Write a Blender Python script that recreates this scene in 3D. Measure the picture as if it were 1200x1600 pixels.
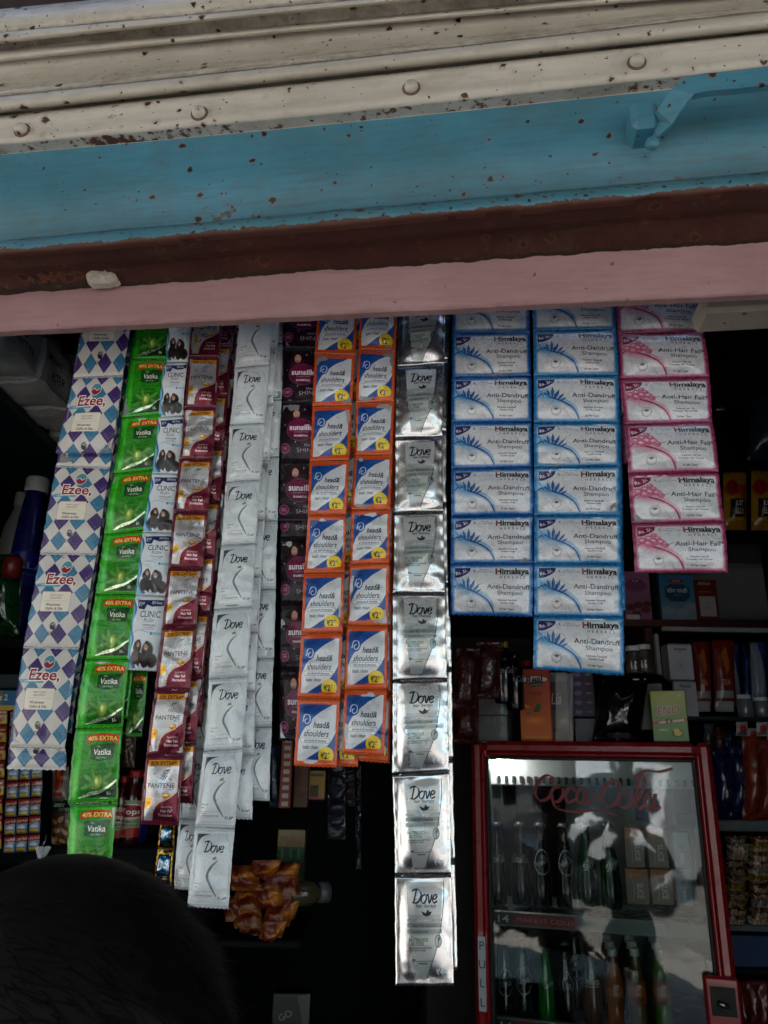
import bpy, math, random
import numpy as np
from mathutils import Vector, Matrix, noise

# ------------------------------------------------------------------ scene, camera, light
scene = bpy.context.scene
for o in list(bpy.data.objects): bpy.data.objects.remove(o)
COL = scene.collection
R = math.radians
CAMZ = 1.85
PITCH, ROLL, FPX = R(18), R(1.0), 1200.0
cam_data = bpy.data.cameras.new("camera")
cam = bpy.data.objects.new("camera", cam_data); COL.objects.link(cam)
cam_data.sensor_fit = 'VERTICAL'; cam_data.sensor_height = 24.0; cam_data.sensor_width = 18.0
cam_data.lens = 24.0 * FPX / 1600.0
cam_data.clip_start = 0.02; cam_data.clip_end = 500
CM = Matrix.Translation((0, 0, CAMZ)) @ Matrix.Rotation(R(90) + PITCH, 4, 'X') @ Matrix.Rotation(ROLL, 4, 'Z')
cam.matrix_world = CM
cam_data.dof.use_dof = True; cam_data.dof.focus_distance = 1.12; cam_data.dof.aperture_fstop = 10.0
scene.camera = cam

world = bpy.data.worlds.new("World"); scene.world = world; world.use_nodes = True
nt = world.node_tree; nt.nodes.clear()
sky = nt.nodes.new('ShaderNodeTexSky'); sky.sky_type = 'NISHITA'; sky.sun_disc = False
SUN_EL, SUN_AZ = R(63), R(12)      # the sun stands behind the shop and lights the street
sky.sun_elevation = SUN_EL; sky.sun_rotation = SUN_AZ
sky.air_density = 1.3; sky.dust_density = 2.0
bg = nt.nodes.new('ShaderNodeBackground'); bg.inputs["Strength"].default_value = 0.13
wo = nt.nodes.new('ShaderNodeOutputWorld')
nt.links.new(sky.outputs[0], bg.inputs[0]); nt.links.new(bg.outputs[0], wo.inputs[0])
sl = bpy.data.lights.new("sun", 'SUN'); sl.energy = 5.0; sl.angle = R(0.5); sl.color = (1, .95, .88)
so = bpy.data.objects.new("sun", sl); COL.objects.link(so)
sd = Vector((math.sin(SUN_AZ) * math.cos(SUN_EL), math.cos(SUN_AZ) * math.cos(SUN_EL), math.sin(SUN_EL)))
so.rotation_euler = (-sd).to_track_quat('-Z', 'Y').to_euler(); so.location = sd * 20
vs = scene.view_settings
scene.display_settings.display_device = 'sRGB'
vs.view_transform = 'Standard'; vs.look = 'None'; vs.gamma = 1; vs.use_curve_mapping = False
vs.exposure = 1.75
scene.render.engine = 'CYCLES'
cy = scene.cycles
cy.use_denoising = True; cy.max_bounces = 8; cy.diffuse_bounces = 5; cy.glossy_bounces = 4
cy.transmission_bounces = 6; cy.transparent_max_bounces = 12; cy.sample_clamp_indirect = 6.0
cy.caustics_reflective = False; cy.caustics_refractive = False

# ------------------------------------------------------------------ places: a vertical plane y + x*t = d, seen through pixel (px, py) of the 1200x1600 photo
CR = CM.to_3x3()
def P(px, py, d, t=0.0):
    v = CR @ Vector(((px - 600) / FPX, (800 - py) / FPX, -1))
    s = d / (v.y + v.x * t)
    return Vector((v.x * s, v.y * s, CAMZ + v.z * s))

# ------------------------------------------------------------------ objects
def tag(o, label=None, cat=None, group=None, kind=None):
    if label: o['label'] = label
    if cat: o['category'] = cat
    if group: o['group'] = group
    if kind: o['kind'] = kind
    return o
def empty(name, loc, label, cat, group=None):
    o = bpy.data.objects.new(name, None); COL.objects.link(o); o.location = loc
    o.empty_display_size = .05
    return tag(o, label, cat, group)
WM = {}
def link(name, me, parent=None, M=None):
    o = bpy.data.objects.new(name, me); COL.objects.link(o)
    if parent is None and M is None:          # origin at the foot of the thing
        n = len(me.vertices); a = np.zeros(n * 3, dtype=np.float32); me.vertices.foreach_get('co', a); a = a.reshape(-1, 3)
        lo, hi = a.min(0), a.max(0); c = np.array([(lo[0] + hi[0]) / 2, (lo[1] + hi[1]) / 2, lo[2]])
        me.vertices.foreach_set('co', (a - c).astype(np.float32).ravel()); me.update()
        M = Matrix.Translation(Vector(c.tolist()))
    M = M or Matrix.Identity(4); WM[o.name] = M
    if parent is not None:
        o.parent = parent; W = WM.get(parent.name)
        if W is None: W = Matrix.Translation(parent.location)
        o.matrix_basis = W.inverted() @ M
    else: o.matrix_basis = M
    return o
def mesh(name, vs_, fs, mats=(), uv=None, midx=None, smooth=True, smooth_angle=None):
    me = bpy.data.meshes.new(name); me.from_pydata([tuple(v) for v in vs_], [], fs); me.update()
    for m in mats: me.materials.append(m)
    if smooth: me.polygons.foreach_set('use_smooth', [True] * len(me.polygons))
    if midx is not None: me.polygons.foreach_set('material_index', midx)
    if uv is not None:
        l = me.uv_layers.new(name='UVMap'); vi = np.zeros(len(me.loops), dtype=np.int32)
        me.loops.foreach_get('vertex_index', vi)
        l.data.foreach_set('uv', np.asarray(uv, dtype=np.float32)[vi].ravel())
    return me

class MB:
    """collects boxes, tubes and lathes into one mesh"""
    def __init__(s): s.v = []; s.f = []; s.uv = []; s.m = []; s.sm = []
    def add(s, v, f, uv=None, m=0, sm=False):
        b = len(s.v); s.v += [Vector(p) for p in v]; s.f += [tuple(i + b for i in q) for q in f]
        s.uv += list(uv) if uv is not None else [(p[0] + p[1], p[2]) for p in v]
        s.m += [m] * len(f); s.sm += [sm] * len(f); return s
    def box(s, x0, x1, y0, y1, z0, z1, m=0, c=0.0, M=None):
        # a box with chamfered edges
        if c <= 0:
            v = [(x, y, z) for z in (z0, z1) for y in (y0, y1) for x in (x0, x1)]
            f = [(0, 1, 5, 4), (1, 3, 7, 5), (3, 2, 6, 7), (2, 0, 4, 6), (4, 5, 7, 6), (0, 2, 3, 1)]
        else:
            c = min(c, (x1 - x0) * .45, (y1 - y0) * .45, (z1 - z0) * .45)
            v = []; f = []
            X = (x0, x1); Y = (y0, y1); Z = (z0, z1); idx = {}
            for i in (0, 1):
                for j in (0, 1):
                    for k in (0, 1):
                        sx, sy, sz = c * (1 - 2 * i), c * (1 - 2 * j), c * (1 - 2 * k)
                        for a, p in enumerate(((X[i], Y[j] + sy, Z[k] + sz), (X[i] + sx, Y[j], Z[k] + sz), (X[i] + sx, Y[j] + sy, Z[k]))):
                            idx[(i, j, k, a)] = len(v); v.append(p)
            g = lambda i, j, k, a: idx[(i, j, k, a)]
            for i in (0, 1):
                f.append([g(i, 0, 0, 0), g(i, 1, 0, 0), g(i, 1, 1, 0), g(i, 0, 1, 0)][::1 if i else -1])
                f.append([g(0, i, 0, 1), g(0, i, 1, 1), g(1, i, 1, 1), g(1, i, 0, 1)][::1 if i else -1])
                f.append([g(0, 0, i, 2), g(1, 0, i, 2), g(1, 1, i, 2), g(0, 1, i, 2)][::1 if i else -1])
            for i in (0, 1):
                for j in (0, 1):
                    w = (i + j) % 2
                    f.append([g(i, j, 0, 0), g(i, j, 0, 1), g(i, j, 1, 1), g(i, j, 1, 0)][::-1 if w else 1])
                    f.append([g(i, 0, j, 0), g(i, 0, j, 2), g(i, 1, j, 2), g(i, 1, j, 0)][::-1 if w else 1])
                    f.append([g(0, i, j, 1), g(0, i, j, 2), g(1, i, j, 2), g(1, i, j, 1)][::-1 if w else 1])
                    for k in (0, 1):
                        f.append([g(i, j, k, 0), g(i, j, k, 1), g(i, j, k, 2)])
            f = [tuple(q) for q in f]
        if M is not None: v = [M @ Vector(p) for p in v]
        return s.add(v, f, None, m)
    def lathe(s, prof, n=24, c=(0, 0, 0), m=0, M=None, sm=True):
        v = []; uv = []; f = []
        L = [0.0]
        for a, b in zip(prof, prof[1:]): L.append(L[-1] + math.hypot(a[0] - b[0], a[1] - b[1]))
        zs = [p[1] for p in prof]; z0, z1 = min(zs), max(zs)
        for i, (r, z) in enumerate(prof):
            for k in range(n + 1):
                a = 2 * math.pi * k / n - math.pi / 2 - math.pi
                v.append(Vector((c[0] + r * math.cos(a), c[1] + r * math.sin(a), c[2] + z))); uv.append((k / n, (z - z0) / (z1 - z0 + 1e-9)))
        for i in range(len(prof) - 1):
            for k in range(n):
                a = i * (n + 1) + k; f.append((a, a + 1, a + n + 2, a + n + 1))
        if M is not None: v = [M @ p for p in v]
        return s.add(v, f, uv, m, sm)
    def tube(s, pts, r, n=10, m=0, cap=True):
        pts = [Vector(p) for p in pts]; v = []; f = []; k = len(pts)
        rr = r if isinstance(r, (list, tuple)) else [r] * k
        up = Vector((0, 0, 1))
        for i, p in enumerate(pts):
            d = (pts[min(i + 1, k - 1)] - pts[max(i - 1, 0)]).normalized()
            a = d.cross(up if abs(d.z) < .95 else Vector((1, 0, 0))).normalized(); b = a.cross(d)
            for q in range(n):
                t = 2 * math.pi * q / n; v.append(p + (a * math.cos(t) + b * math.sin(t)) * rr[i])
        for i in range(k - 1):
            for q in range(n):
                f.append((i * n + q, i * n + (q + 1) % n, (i + 1) * n + (q + 1) % n, (i + 1) * n + q))
        if cap: f.append(tuple(range(n))[::-1]); f.append(tuple((k - 1) * n + q for q in range(n)))
        return s.add(v, f, None, m, True)
    def build(s, name, mats, parent=None, M=None):
        if not isinstance(mats, (list, tuple)): mats = [mats]
        me = mesh(name, s.v, s.f, mats, s.uv, s.m, smooth=False)
        me.polygons.foreach_set('use_smooth', s.sm)
        return link(name, me, parent, M)

# ------------------------------------------------------------------ materials
def lin(c):
    return tuple(((x / 255) / 12.92 if x / 255 <= .04045 else ((x / 255 + .055) / 1.055) ** 2.4) for x in c)
def nodes(name):
    m = bpy.data.materials.new(name); m.use_nodes = True
    return m, m.node_tree, m.node_tree.nodes['Principled BSDF']
def N(t, kind, **kw):
    n = t.nodes.new(kind)
    for k, v in kw.items():
        if k in ('inp',):
            for a, b in v.items(): n.inputs[a].default_value = b
        else: setattr(n, k, v)
    return n
def ramp(t, fac, stops):
    r = t.nodes.new('ShaderNodeValToRGB'); e = r.color_ramp.elements
    while len(e) < len(stops): e.new(.5)
    for a, (p, c) in zip(e, stops): a.position = p; a.color = (*c, 1) if len(c) == 3 else c
    t.links.new(fac, r.inputs[0]); return r.outputs[0]
def mix(t, fac, a, b, mode='MIX'):
    n = t.nodes.new('ShaderNodeMix'); n.data_type = 'RGBA'; n.blend_type = mode
    for i, x in ((0, fac), (6, a), (7, b)):
        if hasattr(x, 'is_output') or hasattr(x, 'links'): t.links.new(x, n.inputs[i])
        else: n.inputs[i].default_value = (*x, 1) if isinstance(x, tuple) and len(x) == 3 else x
    return n.outputs[2]
def mth(t, op, a, b=0.0):
    n = t.nodes.new('ShaderNodeMath'); n.operation = op
    for i, x in ((0, a), (1, b)):
        if hasattr(x, 'links'): t.links.new(x, n.inputs[i])
        else: n.inputs[i].default_value = x
    return n.outputs[0]
def simple(name, col, rough=.5, metal=0, var=.12, scale=30, bump=.0, bscale=60, coat=0, spec=.5):
    m, t, b = nodes(name)
    tc = N(t, 'ShaderNodeTexCoord'); no = N(t, 'ShaderNodeTexNoise', inp={'Scale': scale, 'Detail': 6.0})
    t.links.new(tc.outputs['Object'], no.inputs['Vector'])
    c = lin(col)
    lo = tuple(x * (1 - var) for x in c); hi = tuple(min(1, x * (1 + var)) for x in c)
    t.links.new(ramp(t, no.outputs[0], [(.3, lo), (.7, hi)]), b.inputs['Base Color'])
    b.inputs['Roughness'].default_value = rough; b.inputs['Metallic'].default_value = metal
    b.inputs['Coat Weight'].default_value = coat; b.inputs['Specular IOR Level'].default_value = spec
    r2 = mth(t, 'MULTIPLY_ADD', no.outputs[0], .25); t.nodes[-1].inputs[2].default_value = rough - .12
    t.links.new(r2, b.inputs['Roughness'])
    if bump:
        n2 = N(t, 'ShaderNodeTexNoise', inp={'Scale': bscale, 'Detail': 5.0}); t.links.new(tc.outputs['Object'], n2.inputs['Vector'])
        bp = N(t, 'ShaderNodeBump', inp={'Strength': bump, 'Distance': .004}); t.links.new(n2.outputs[0], bp.inputs['Height'])
        t.links.new(bp.outputs[0], b.inputs['Normal'])
    return m
# ------------------------------------------------------------------ printed artwork: a small painter; colours 0-255, x to the right, y down, both 0..1
class Art:
    def __init__(s, name, w, h, bg=(255, 255, 255), ink=1.0):
        s.name, s.w, s.h = name, w, h; s.a = np.zeros((h, w, 4), np.float32); s.a[:, :, :3] = np.array(bg) / 255; s.a[:, :, 3] = ink
        s.yy, s.xx = None, None
    def put(s, y0, y1, x0, x1, m, c, al=1.0, ink=None):
        r = s.a[y0:y1, x0:x1]; k = (m * al)[..., None] if hasattr(m, 'shape') else al
        r[:, :, :3] = r[:, :, :3] * (1 - k) + np.array(c, np.float32)[:3] / 255 * k
        if ink is not None: r[:, :, 3:] = r[:, :, 3:] * (1 - k) + ink * k
    def bb(s, xs, ys, pad=1):
        x0 = max(0, int(min(xs)) - pad); x1 = min(s.w, int(max(xs)) + pad + 2); y0 = max(0, int(min(ys)) - pad); y1 = min(s.h, int(max(ys)) + pad + 2)
        return (x0, x1, y0, y1) if x1 > x0 and y1 > y0 else None
    def poly(s, pts, c, al=1.0, ink=None):
        xs = [p[0] * s.w for p in pts]; ys = [p[1] * s.h for p in pts]; q = s.bb(xs, ys)
        if not q: return s
        x0, x1, y0, y1 = q; yy, xx = np.mgrid[y0:y1, x0:x1] + .5; m = np.zeros(yy.shape, bool); n = len(xs)
        for i in range(n):
            ax, ay, bx, by = xs[i], ys[i], xs[(i + 1) % n], ys[(i + 1) % n]
            if ay == by: continue
            m ^= ((ay > yy) != (by > yy)) & (xx < (bx - ax) * (yy - ay) / (by - ay) + ax)
        s.put(y0, y1, x0, x1, m.astype(np.float32), c, al, ink); return s
    def rect(s, x0, y0, x1, y1, c, al=1.0, ink=None): return s.poly([(x0, y0), (x1, y0), (x1, y1), (x0, y1)], c, al, ink)
    def rrect(s, x0, y0, x1, y1, r, c, al=1.0, ink=None):
        ry = r * s.w / s.h; pts = []
        for cx, cy, a0 in ((x1 - r, y0 + ry, -90), (x1 - r, y1 - ry, 0), (x0 + r, y1 - ry, 90), (x0 + r, y0 + ry, 180)):
            for k in range(6): a = R(a0 + 18 * k); pts.append((cx + r * math.cos(a), cy + ry * math.sin(a)))
        return s.poly(pts, c, al, ink)
    def oval(s, cx, cy, rx, ry, c, al=1.0, ink=None, soft=0.0, a0=0):
        X, Y = cx * s.w, cy * s.h; RX, RY = rx * s.w, ry * s.w; M_ = max(RX, RY) * (1 + soft); q = s.bb([X - M_, X + M_], [Y - M_, Y + M_])
        if not q: return s
        x0, x1, y0, y1 = q; yy, xx = np.mgrid[y0:y1, x0:x1] + .5; dx, dy = xx - X, yy - Y
        if a0: ca, sa = math.cos(R(a0)), math.sin(R(a0)); dx, dy = dx * ca + dy * sa, -dx * sa + dy * ca
        d = np.sqrt((dx / RX) ** 2 + (dy / RY) ** 2)
        m = (d < 1).astype(np.float32) if soft <= 0 else np.clip((1 + soft - d) / (2 * soft), 0, 1).astype(np.float32)
        s.put(y0, y1, x0, x1, m, c, al, ink); return s
    def line(s, pts, w, c, al=1.0, nib=None, ink=None):
        # a stroke; with nib=(angle, thin) it swells and thins like a broad pen
        S = [(p[0] * s.w, p[1] * s.h) for p in pts]; W = w * s.w
        for (ax, ay), (bx, by) in zip(S, S[1:]):
            d = math.hypot(bx - ax, by - ay)
            if d < 1e-6: continue
            ww = W
            if nib: t = abs(math.sin(math.atan2(by - ay, bx - ax) - R(nib[0]))); ww = W * (nib[1] + (1 - nib[1]) * t)
            ww = max(ww, .9) / 2; nx, ny = -(by - ay) / d * ww, (bx - ax) / d * ww; ex, ey = (bx - ax) / d * ww * .4, (by - ay) / d * ww * .4
            s.poly([((ax + nx - ex) / s.w, (ay + ny - ey) / s.h), ((bx + nx + ex) / s.w, (by + ny + ey) / s.h), ((bx - nx + ex) / s.w, (by - ny + ey) / s.h), ((ax - nx - ex) / s.w, (ay - ny - ey) / s.h)], c, al, ink)
        return s
    def ring(s, cx, cy, r, w, c, al=1.0, ry=None, a0=0, a1=360):
        ry = ry or r; return s.line([(cx + r * math.cos(R(a)), cy + ry * math.sin(R(a)) * s.w / s.h) for a in np.linspace(a0, a1, 26)], w, c, al)
    def grad(s, x0, y0, x1, y1, c0, c1, vert=True, mask=None):
        X0, X1, Y0, Y1 = int(x0 * s.w), int(x1 * s.w), int(y0 * s.h), int(y1 * s.h); h, w = Y1 - Y0, X1 - X0
        t = (np.linspace(0, 1, h)[:, None] * np.ones((1, w))) if vert else (np.ones((h, 1)) * np.linspace(0, 1, w)[None])
        s.a[Y0:Y1, X0:X1, :3] = (np.array(c0) * (1 - t[..., None]) + np.array(c1) * t[..., None]) / 255; return s
    def text(s, txt, cx, cy, h, c, bold=0.0, shear=0.0, wide=1.0, al=1.0, ink=None, rot=0.0, al_x='C', arc=0.0, sp=1.0):
        # h: capital height as a share of the canvas height
        T = glyphs(txt, bold, sp); hh = h * s.h / .72
        if T is None: return s
        tri, wd = T; k = {'C': -.5, 'L': 0, 'R': -1}[al_x] * wd; q = tri.copy(); q[..., 0] += k; q[..., 1] -= .36
        q[..., 0] += q[..., 1] * shear
        if arc: q[..., 1] -= arc * (q[..., 0] / (wd / 2 + 1e-6)) ** 2
        q[..., 0] *= wide; q *= hh; q[..., 1] *= -1
        if rot: ca, sa = math.cos(R(rot)), math.sin(R(rot)); q = np.stack([q[..., 0] * ca - q[..., 1] * sa, q[..., 0] * sa + q[..., 1] * ca], -1)
        q[..., 0] += cx * s.w; q[..., 1] += cy * s.h
        for a, b, d in q:
            bb = s.bb([a[0], b[0], d[0]], [a[1], b[1], d[1]], 0)
            if not bb: continue
            x0, x1, y0, y1 = bb; yy = np.arange(y0, y1)[:, None] + .5; xx = np.arange(x0, x1)[None] + .5
            e = lambda p, r: (r[0] - p[0]) * (yy - p[1]) - (r[1] - p[1]) * (xx - p[0])
            e1, e2, e3 = e(a, b), e(b, d), e(d, a); m = ((e1 >= 0) & (e2 >= 0) & (e3 >= 0)) | ((e1 <= 0) & (e2 <= 0) & (e3 <= 0))
            s.put(y0, y1, x0, x1, m.astype(np.float32), c, al, ink)
        return s
    def fuzz(s, amt, seed=0, cell=6):
        r = np.random.default_rng(seed); g = r.normal(0, amt, (s.h // cell + 2, s.w // cell + 2))
        s.a[:, :, :3] = np.clip(s.a[:, :, :3] + np.kron(g, np.ones((cell, cell)))[:s.h, :s.w, None], 0, 1); return s
    def gain(s, g): s.a[:, :, :3] = np.clip(s.a[:, :, :3] * g, 0, 1); return s
    def image(s):
        im = bpy.data.images.new(s.name, s.w, s.h, alpha=True); im.alpha_mode = 'CHANNEL_PACKED'
        im.pixels.foreach_set(np.ascontiguousarray(np.clip(s.a[::-1], 0, 1), dtype=np.float32).ravel()); im.pack(); return im
_G = {}
def glyphs(txt, bold=0.0, sp=1.0):
    k = (txt, round(bold, 3), sp)
    if k in _G: return _G[k]
    cu = bpy.data.curves.new('txt', 'FONT'); cu.body = txt; cu.size = 1.0; cu.offset = bold; cu.resolution_u = 3; cu.space_character = sp
    ob = bpy.data.objects.new('txt', cu); COL.objects.link(ob); bpy.context.view_layer.update()
    me = ob.evaluated_get(bpy.context.evaluated_depsgraph_get()).to_mesh(); me.calc_loop_triangles()
    if len(me.loop_triangles) == 0: r = None
    else:
        co = np.zeros(len(me.vertices) * 3); me.vertices.foreach_get('co', co); co = co.reshape(-1, 3)[:, :2]
        ti = np.zeros(len(me.loop_triangles) * 3, dtype=np.int32); me.loop_triangles.foreach_get('vertices', ti)
        x0, x1 = co[:, 0].min(), co[:, 0].max(); co[:, 0] -= x0; r = (co[ti.reshape(-1, 3)], x1 - x0)
    ob.to_mesh_clear() if False else None
    bpy.data.objects.remove(ob); bpy.data.curves.remove(cu); _G[k] = r; return r
def curve(pts, n=10, closed=False):
    # smooth line through points
    p = [np.array(q, float) for q in pts]; out = []
    q = [p[-1]] + p + [p[0], p[1]] if closed else [2 * p[0] - p[1]] + p + [2 * p[-1] - p[-2]]
    for i in range(1, len(q) - 2):
        a, b, c, d = q[i - 1:i + 3]
        for t in np.linspace(0, 1, n, endpoint=False): out.append(tuple(.5 * (2 * b + (c - a) * t + (2 * a - 5 * b + 4 * c - d) * t * t + (3 * b - a - 3 * c + d) * t ** 3)))
    out.append(tuple(q[-2])); return out
# round italic hand for the big names: strokes in a box one unit high (x-height .62)
SCR = {
 'D': [[(.18, .95), (.3, .5), (.42, .06)], [(.02, .13), (.3, .02), (.62, .04), (.86, .3), (.8, .68), (.52, .93), (.2, .98), (.0, .93)]],
 'o': [[(.32, .4), (.12, .5), (.03, .75), (.14, .97), (.34, .95), (.5, .72), (.5, .47), (.36, .39), (.3, .42)]],
 'v': [[(.0, .44), (.12, .4), (.16, .6), (.2, .97), (.36, .75), (.46, .44), (.42, .38)]],
 'e': [[(.05, .72), (.3, .68), (.44, .5), (.34, .39), (.14, .5), (.04, .78), (.16, .98), (.44, .86)]],
 'C': [[(.72, .25), (.74, .05), (.5, .0), (.16, .3), (.06, .7), (.24, .97), (.5, .92), (.72, .72)]],
 'c': [[(.4, .52), (.38, .4), (.2, .42), (.05, .72), (.15, .96), (.42, .84)]],
 'a': [[(.44, .45), (.24, .38), (.05, .65), (.12, .95), (.3, .86), (.46, .42)], [(.46, .42), (.38, .8), (.44, .97), (.6, .84)]],
 'l': [[(.06, .9), (.34, .4), (.5, -.1), (.36, -.3), (.22, .1), (.14, .8), (.26, .97), (.42, .84)]],
 '-': [[(.02, .66), (.3, .6)]],
 'R': [[(.1, .98), (.3, .05)], [(.02, .2), (.34, .0), (.7, .1), (.66, .36), (.26, .5), (.5, .7), (.72, .98)]],
 'E': [[(.7, .1), (.36, .03), (.14, .22), (.36, .44), (.52, .44), (.2, .5), (.06, .74), (.2, .96), (.6, .88)]],
}
ADV = {'D': .86, 'o': .56, 'v': .5, 'e': .48, 'C': .66, 'c': .44, 'a': .6, 'l': .42, '-': .34, 'R': .74, 'E': .7}
def script_lines(w):
    x = 0; out = []
    for ch in w:
        for st in SCR[ch]: out.append([(x + a, b) for a, b in curve(st, 6)])
        x += ADV[ch]
    return out, x
def script(art, w, cx, cy, h, c, wd=.1, nib=(30, .25), al=1.0, wide=1.0):
    L, W = script_lines(w); k = h * art.h / art.w * wide
    for l in L: art.line([(cx + (x - W / 2) * k, cy + (y - .5) * h) for x, y in l], wd * h * art.h / art.w, c, al, nib)

def art_mat(art, rough=.3, metal=0.0, coat=.0, bump=.25, bscale=90, spec=.5, noise_r=.12, dist=.001):
    # the print as base colour; alpha of the print says how much ink covers bare foil
    m, t, b = nodes(art.name)
    im = N(t, 'ShaderNodeTexImage'); im.image = art.image(); im.extension = 'EXTEND'
    t.links.new(im.outputs['Color'], b.inputs['Base Color'])
    if metal > 0:
        k = mth(t, 'MULTIPLY', mth(t, 'SUBTRACT', 1.0, im.outputs['Alpha']), 1.0); k = mth(t, 'MAXIMUM', k, metal) if metal < 1 else k
        t.links.new(k, b.inputs['Metallic'])
    tc = N(t, 'ShaderNodeTexCoord'); no = N(t, 'ShaderNodeTexNoise', inp={'Scale': bscale, 'Detail': 4.0, 'Distortion': 1.2}); t.links.new(tc.outputs['Object'], no.inputs['Vector'])
    r = mth(t, 'MULTIPLY_ADD', no.outputs[0], noise_r * 2); t.nodes[-1].inputs[2].default_value = rough - noise_r; t.links.new(r, b.inputs['Roughness'])
    b.inputs['Coat Weight'].default_value = coat; b.inputs['Coat Roughness'].default_value = .12; b.inputs['Specular IOR Level'].default_value = spec
    if bump:
        bp = N(t, 'ShaderNodeBump', inp={'Strength': bump, 'Distance': dist}); t.links.new(no.outputs[0], bp.inputs['Height'])
        n3 = N(t, 'ShaderNodeTexVoronoi', inp={'Scale': bscale * 3.5}); t.links.new(tc.outputs['Object'], n3.inputs['Vector']); b3 = N(t, 'ShaderNodeBump', inp={'Strength': bump * .7, 'Distance': dist * .6}); t.links.new(n3.outputs['Distance'], b3.inputs['Height'])
        t.links.new(bp.outputs[0], b3.inputs['Normal']); t.links.new(b3.outputs[0], b.inputs['Normal'])
    return m

# ---- the sachet designs
def seams(A, c, y=(.012, .988), al=.6):
    for k in range(46):
        x = (k + .5) / 46
        for yy in y: A.rect(x - .006, yy - .005, x + .006, yy + .005, c, al)
def art_argyle():
    A = Art('argyle_print', 448, 620, (212, 206, 200))
    nx, ny = 3.3, 4.6
    for j in range(-1, 12):
        for i in range(-1, 8):
            cx = (i + (j % 2) * .5) / nx; cy = j * .5 / ny; c = (78, 58, 112) if (i + (j + 1) // 2) % 2 == 0 else (78, 148, 170)
            if j % 2: continue
            c = (66, 40, 108) if (i + j // 2) % 2 == 0 else (56, 120, 156); cx += (j // 2 % 2) * 0
            A.poly([(cx, cy - .5 / ny * .98), (cx + .5 / nx * .95, cy), (cx, cy + .5 / ny * .98), (cx - .5 / nx * .95, cy)], c)
    for i in range(-8, 10):
        for sg in (1, -1):
            n = 60
            for k in range(n):
                if k % 2: continue
                x0, x1 = k / n, (k + 1) / n; f = lambda x: (i + .25) / ny + sg * x * nx / ny
                A.line([(x0, f(x0)), (x1, f(x1))], .004, (205, 212, 220), .7)
    A.oval(.53, .155, .105, .105, (240, 238, 235)); A.oval(.53, .155, .095, .095, (80, 150, 165))
    A.poly([(.44, .165), (.49, .135), (.55, .17), (.62, .14), (.615, .19), (.56, .22), (.49, .215)], (165, 30, 45)); A.line(curve([(.45, .165), (.5, .145), (.55, .17), (.6, .15)]), .012, (245, 240, 240))
    A.poly([(.04, .335), (.5, .33), (.5, .375), (.04, .37)], (80, 160, 185)); A.text('LIQUID DETERGENT', .27, .352, .016, (230, 240, 245), .01)
    for dx, bo, c in ((0, .075, (248, 244, 238)), (0, .02, (150, 22, 30))):
        A.text('Ezee,', .5, .285, .115, c, bo, wide=1.22, shear=.06)
    A.rrect(.2, .425, .73, .64, .035, (120, 118, 115)); A.rrect(.205, .428, .725, .637, .033, (238, 228, 212))
    A.text('GENTLY CLEANS', .465, .465, .016, (70, 70, 75)); A.text('AND SOFTENS', .465, .495, .016, (70, 70, 75)); A.line([(.25, .525), (.68, .525)], .003, (120, 120, 120))
    A.text('Winterwear', .44, .565, .028, (30, 30, 44), .01); A.text('Chiffon & Silks', .465, .607, .028, (30, 30, 44), .01)
    A.oval(.5, .79, .055, .055, (40, 40, 48))
    for k in range(5): A.ring(.5 - .02 + .01 * k, .79, .02 + .007 * k, .005, (215, 215, 215), 1, a0=200 + 20 * k, a1=340 + 20 * k)
    A.text('WOOLMARK', .5, .855, .016, (50, 50, 60), .01); A.text('GENTLE CARE', .5, .88, .013, (50, 50, 60), .01)
    A.rect(0, 0, 1, .018, (240, 238, 236)); A.rect(0, .982, 1, 1, (240, 238, 236)); seams(A, (150, 150, 155))
    return A
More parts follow.
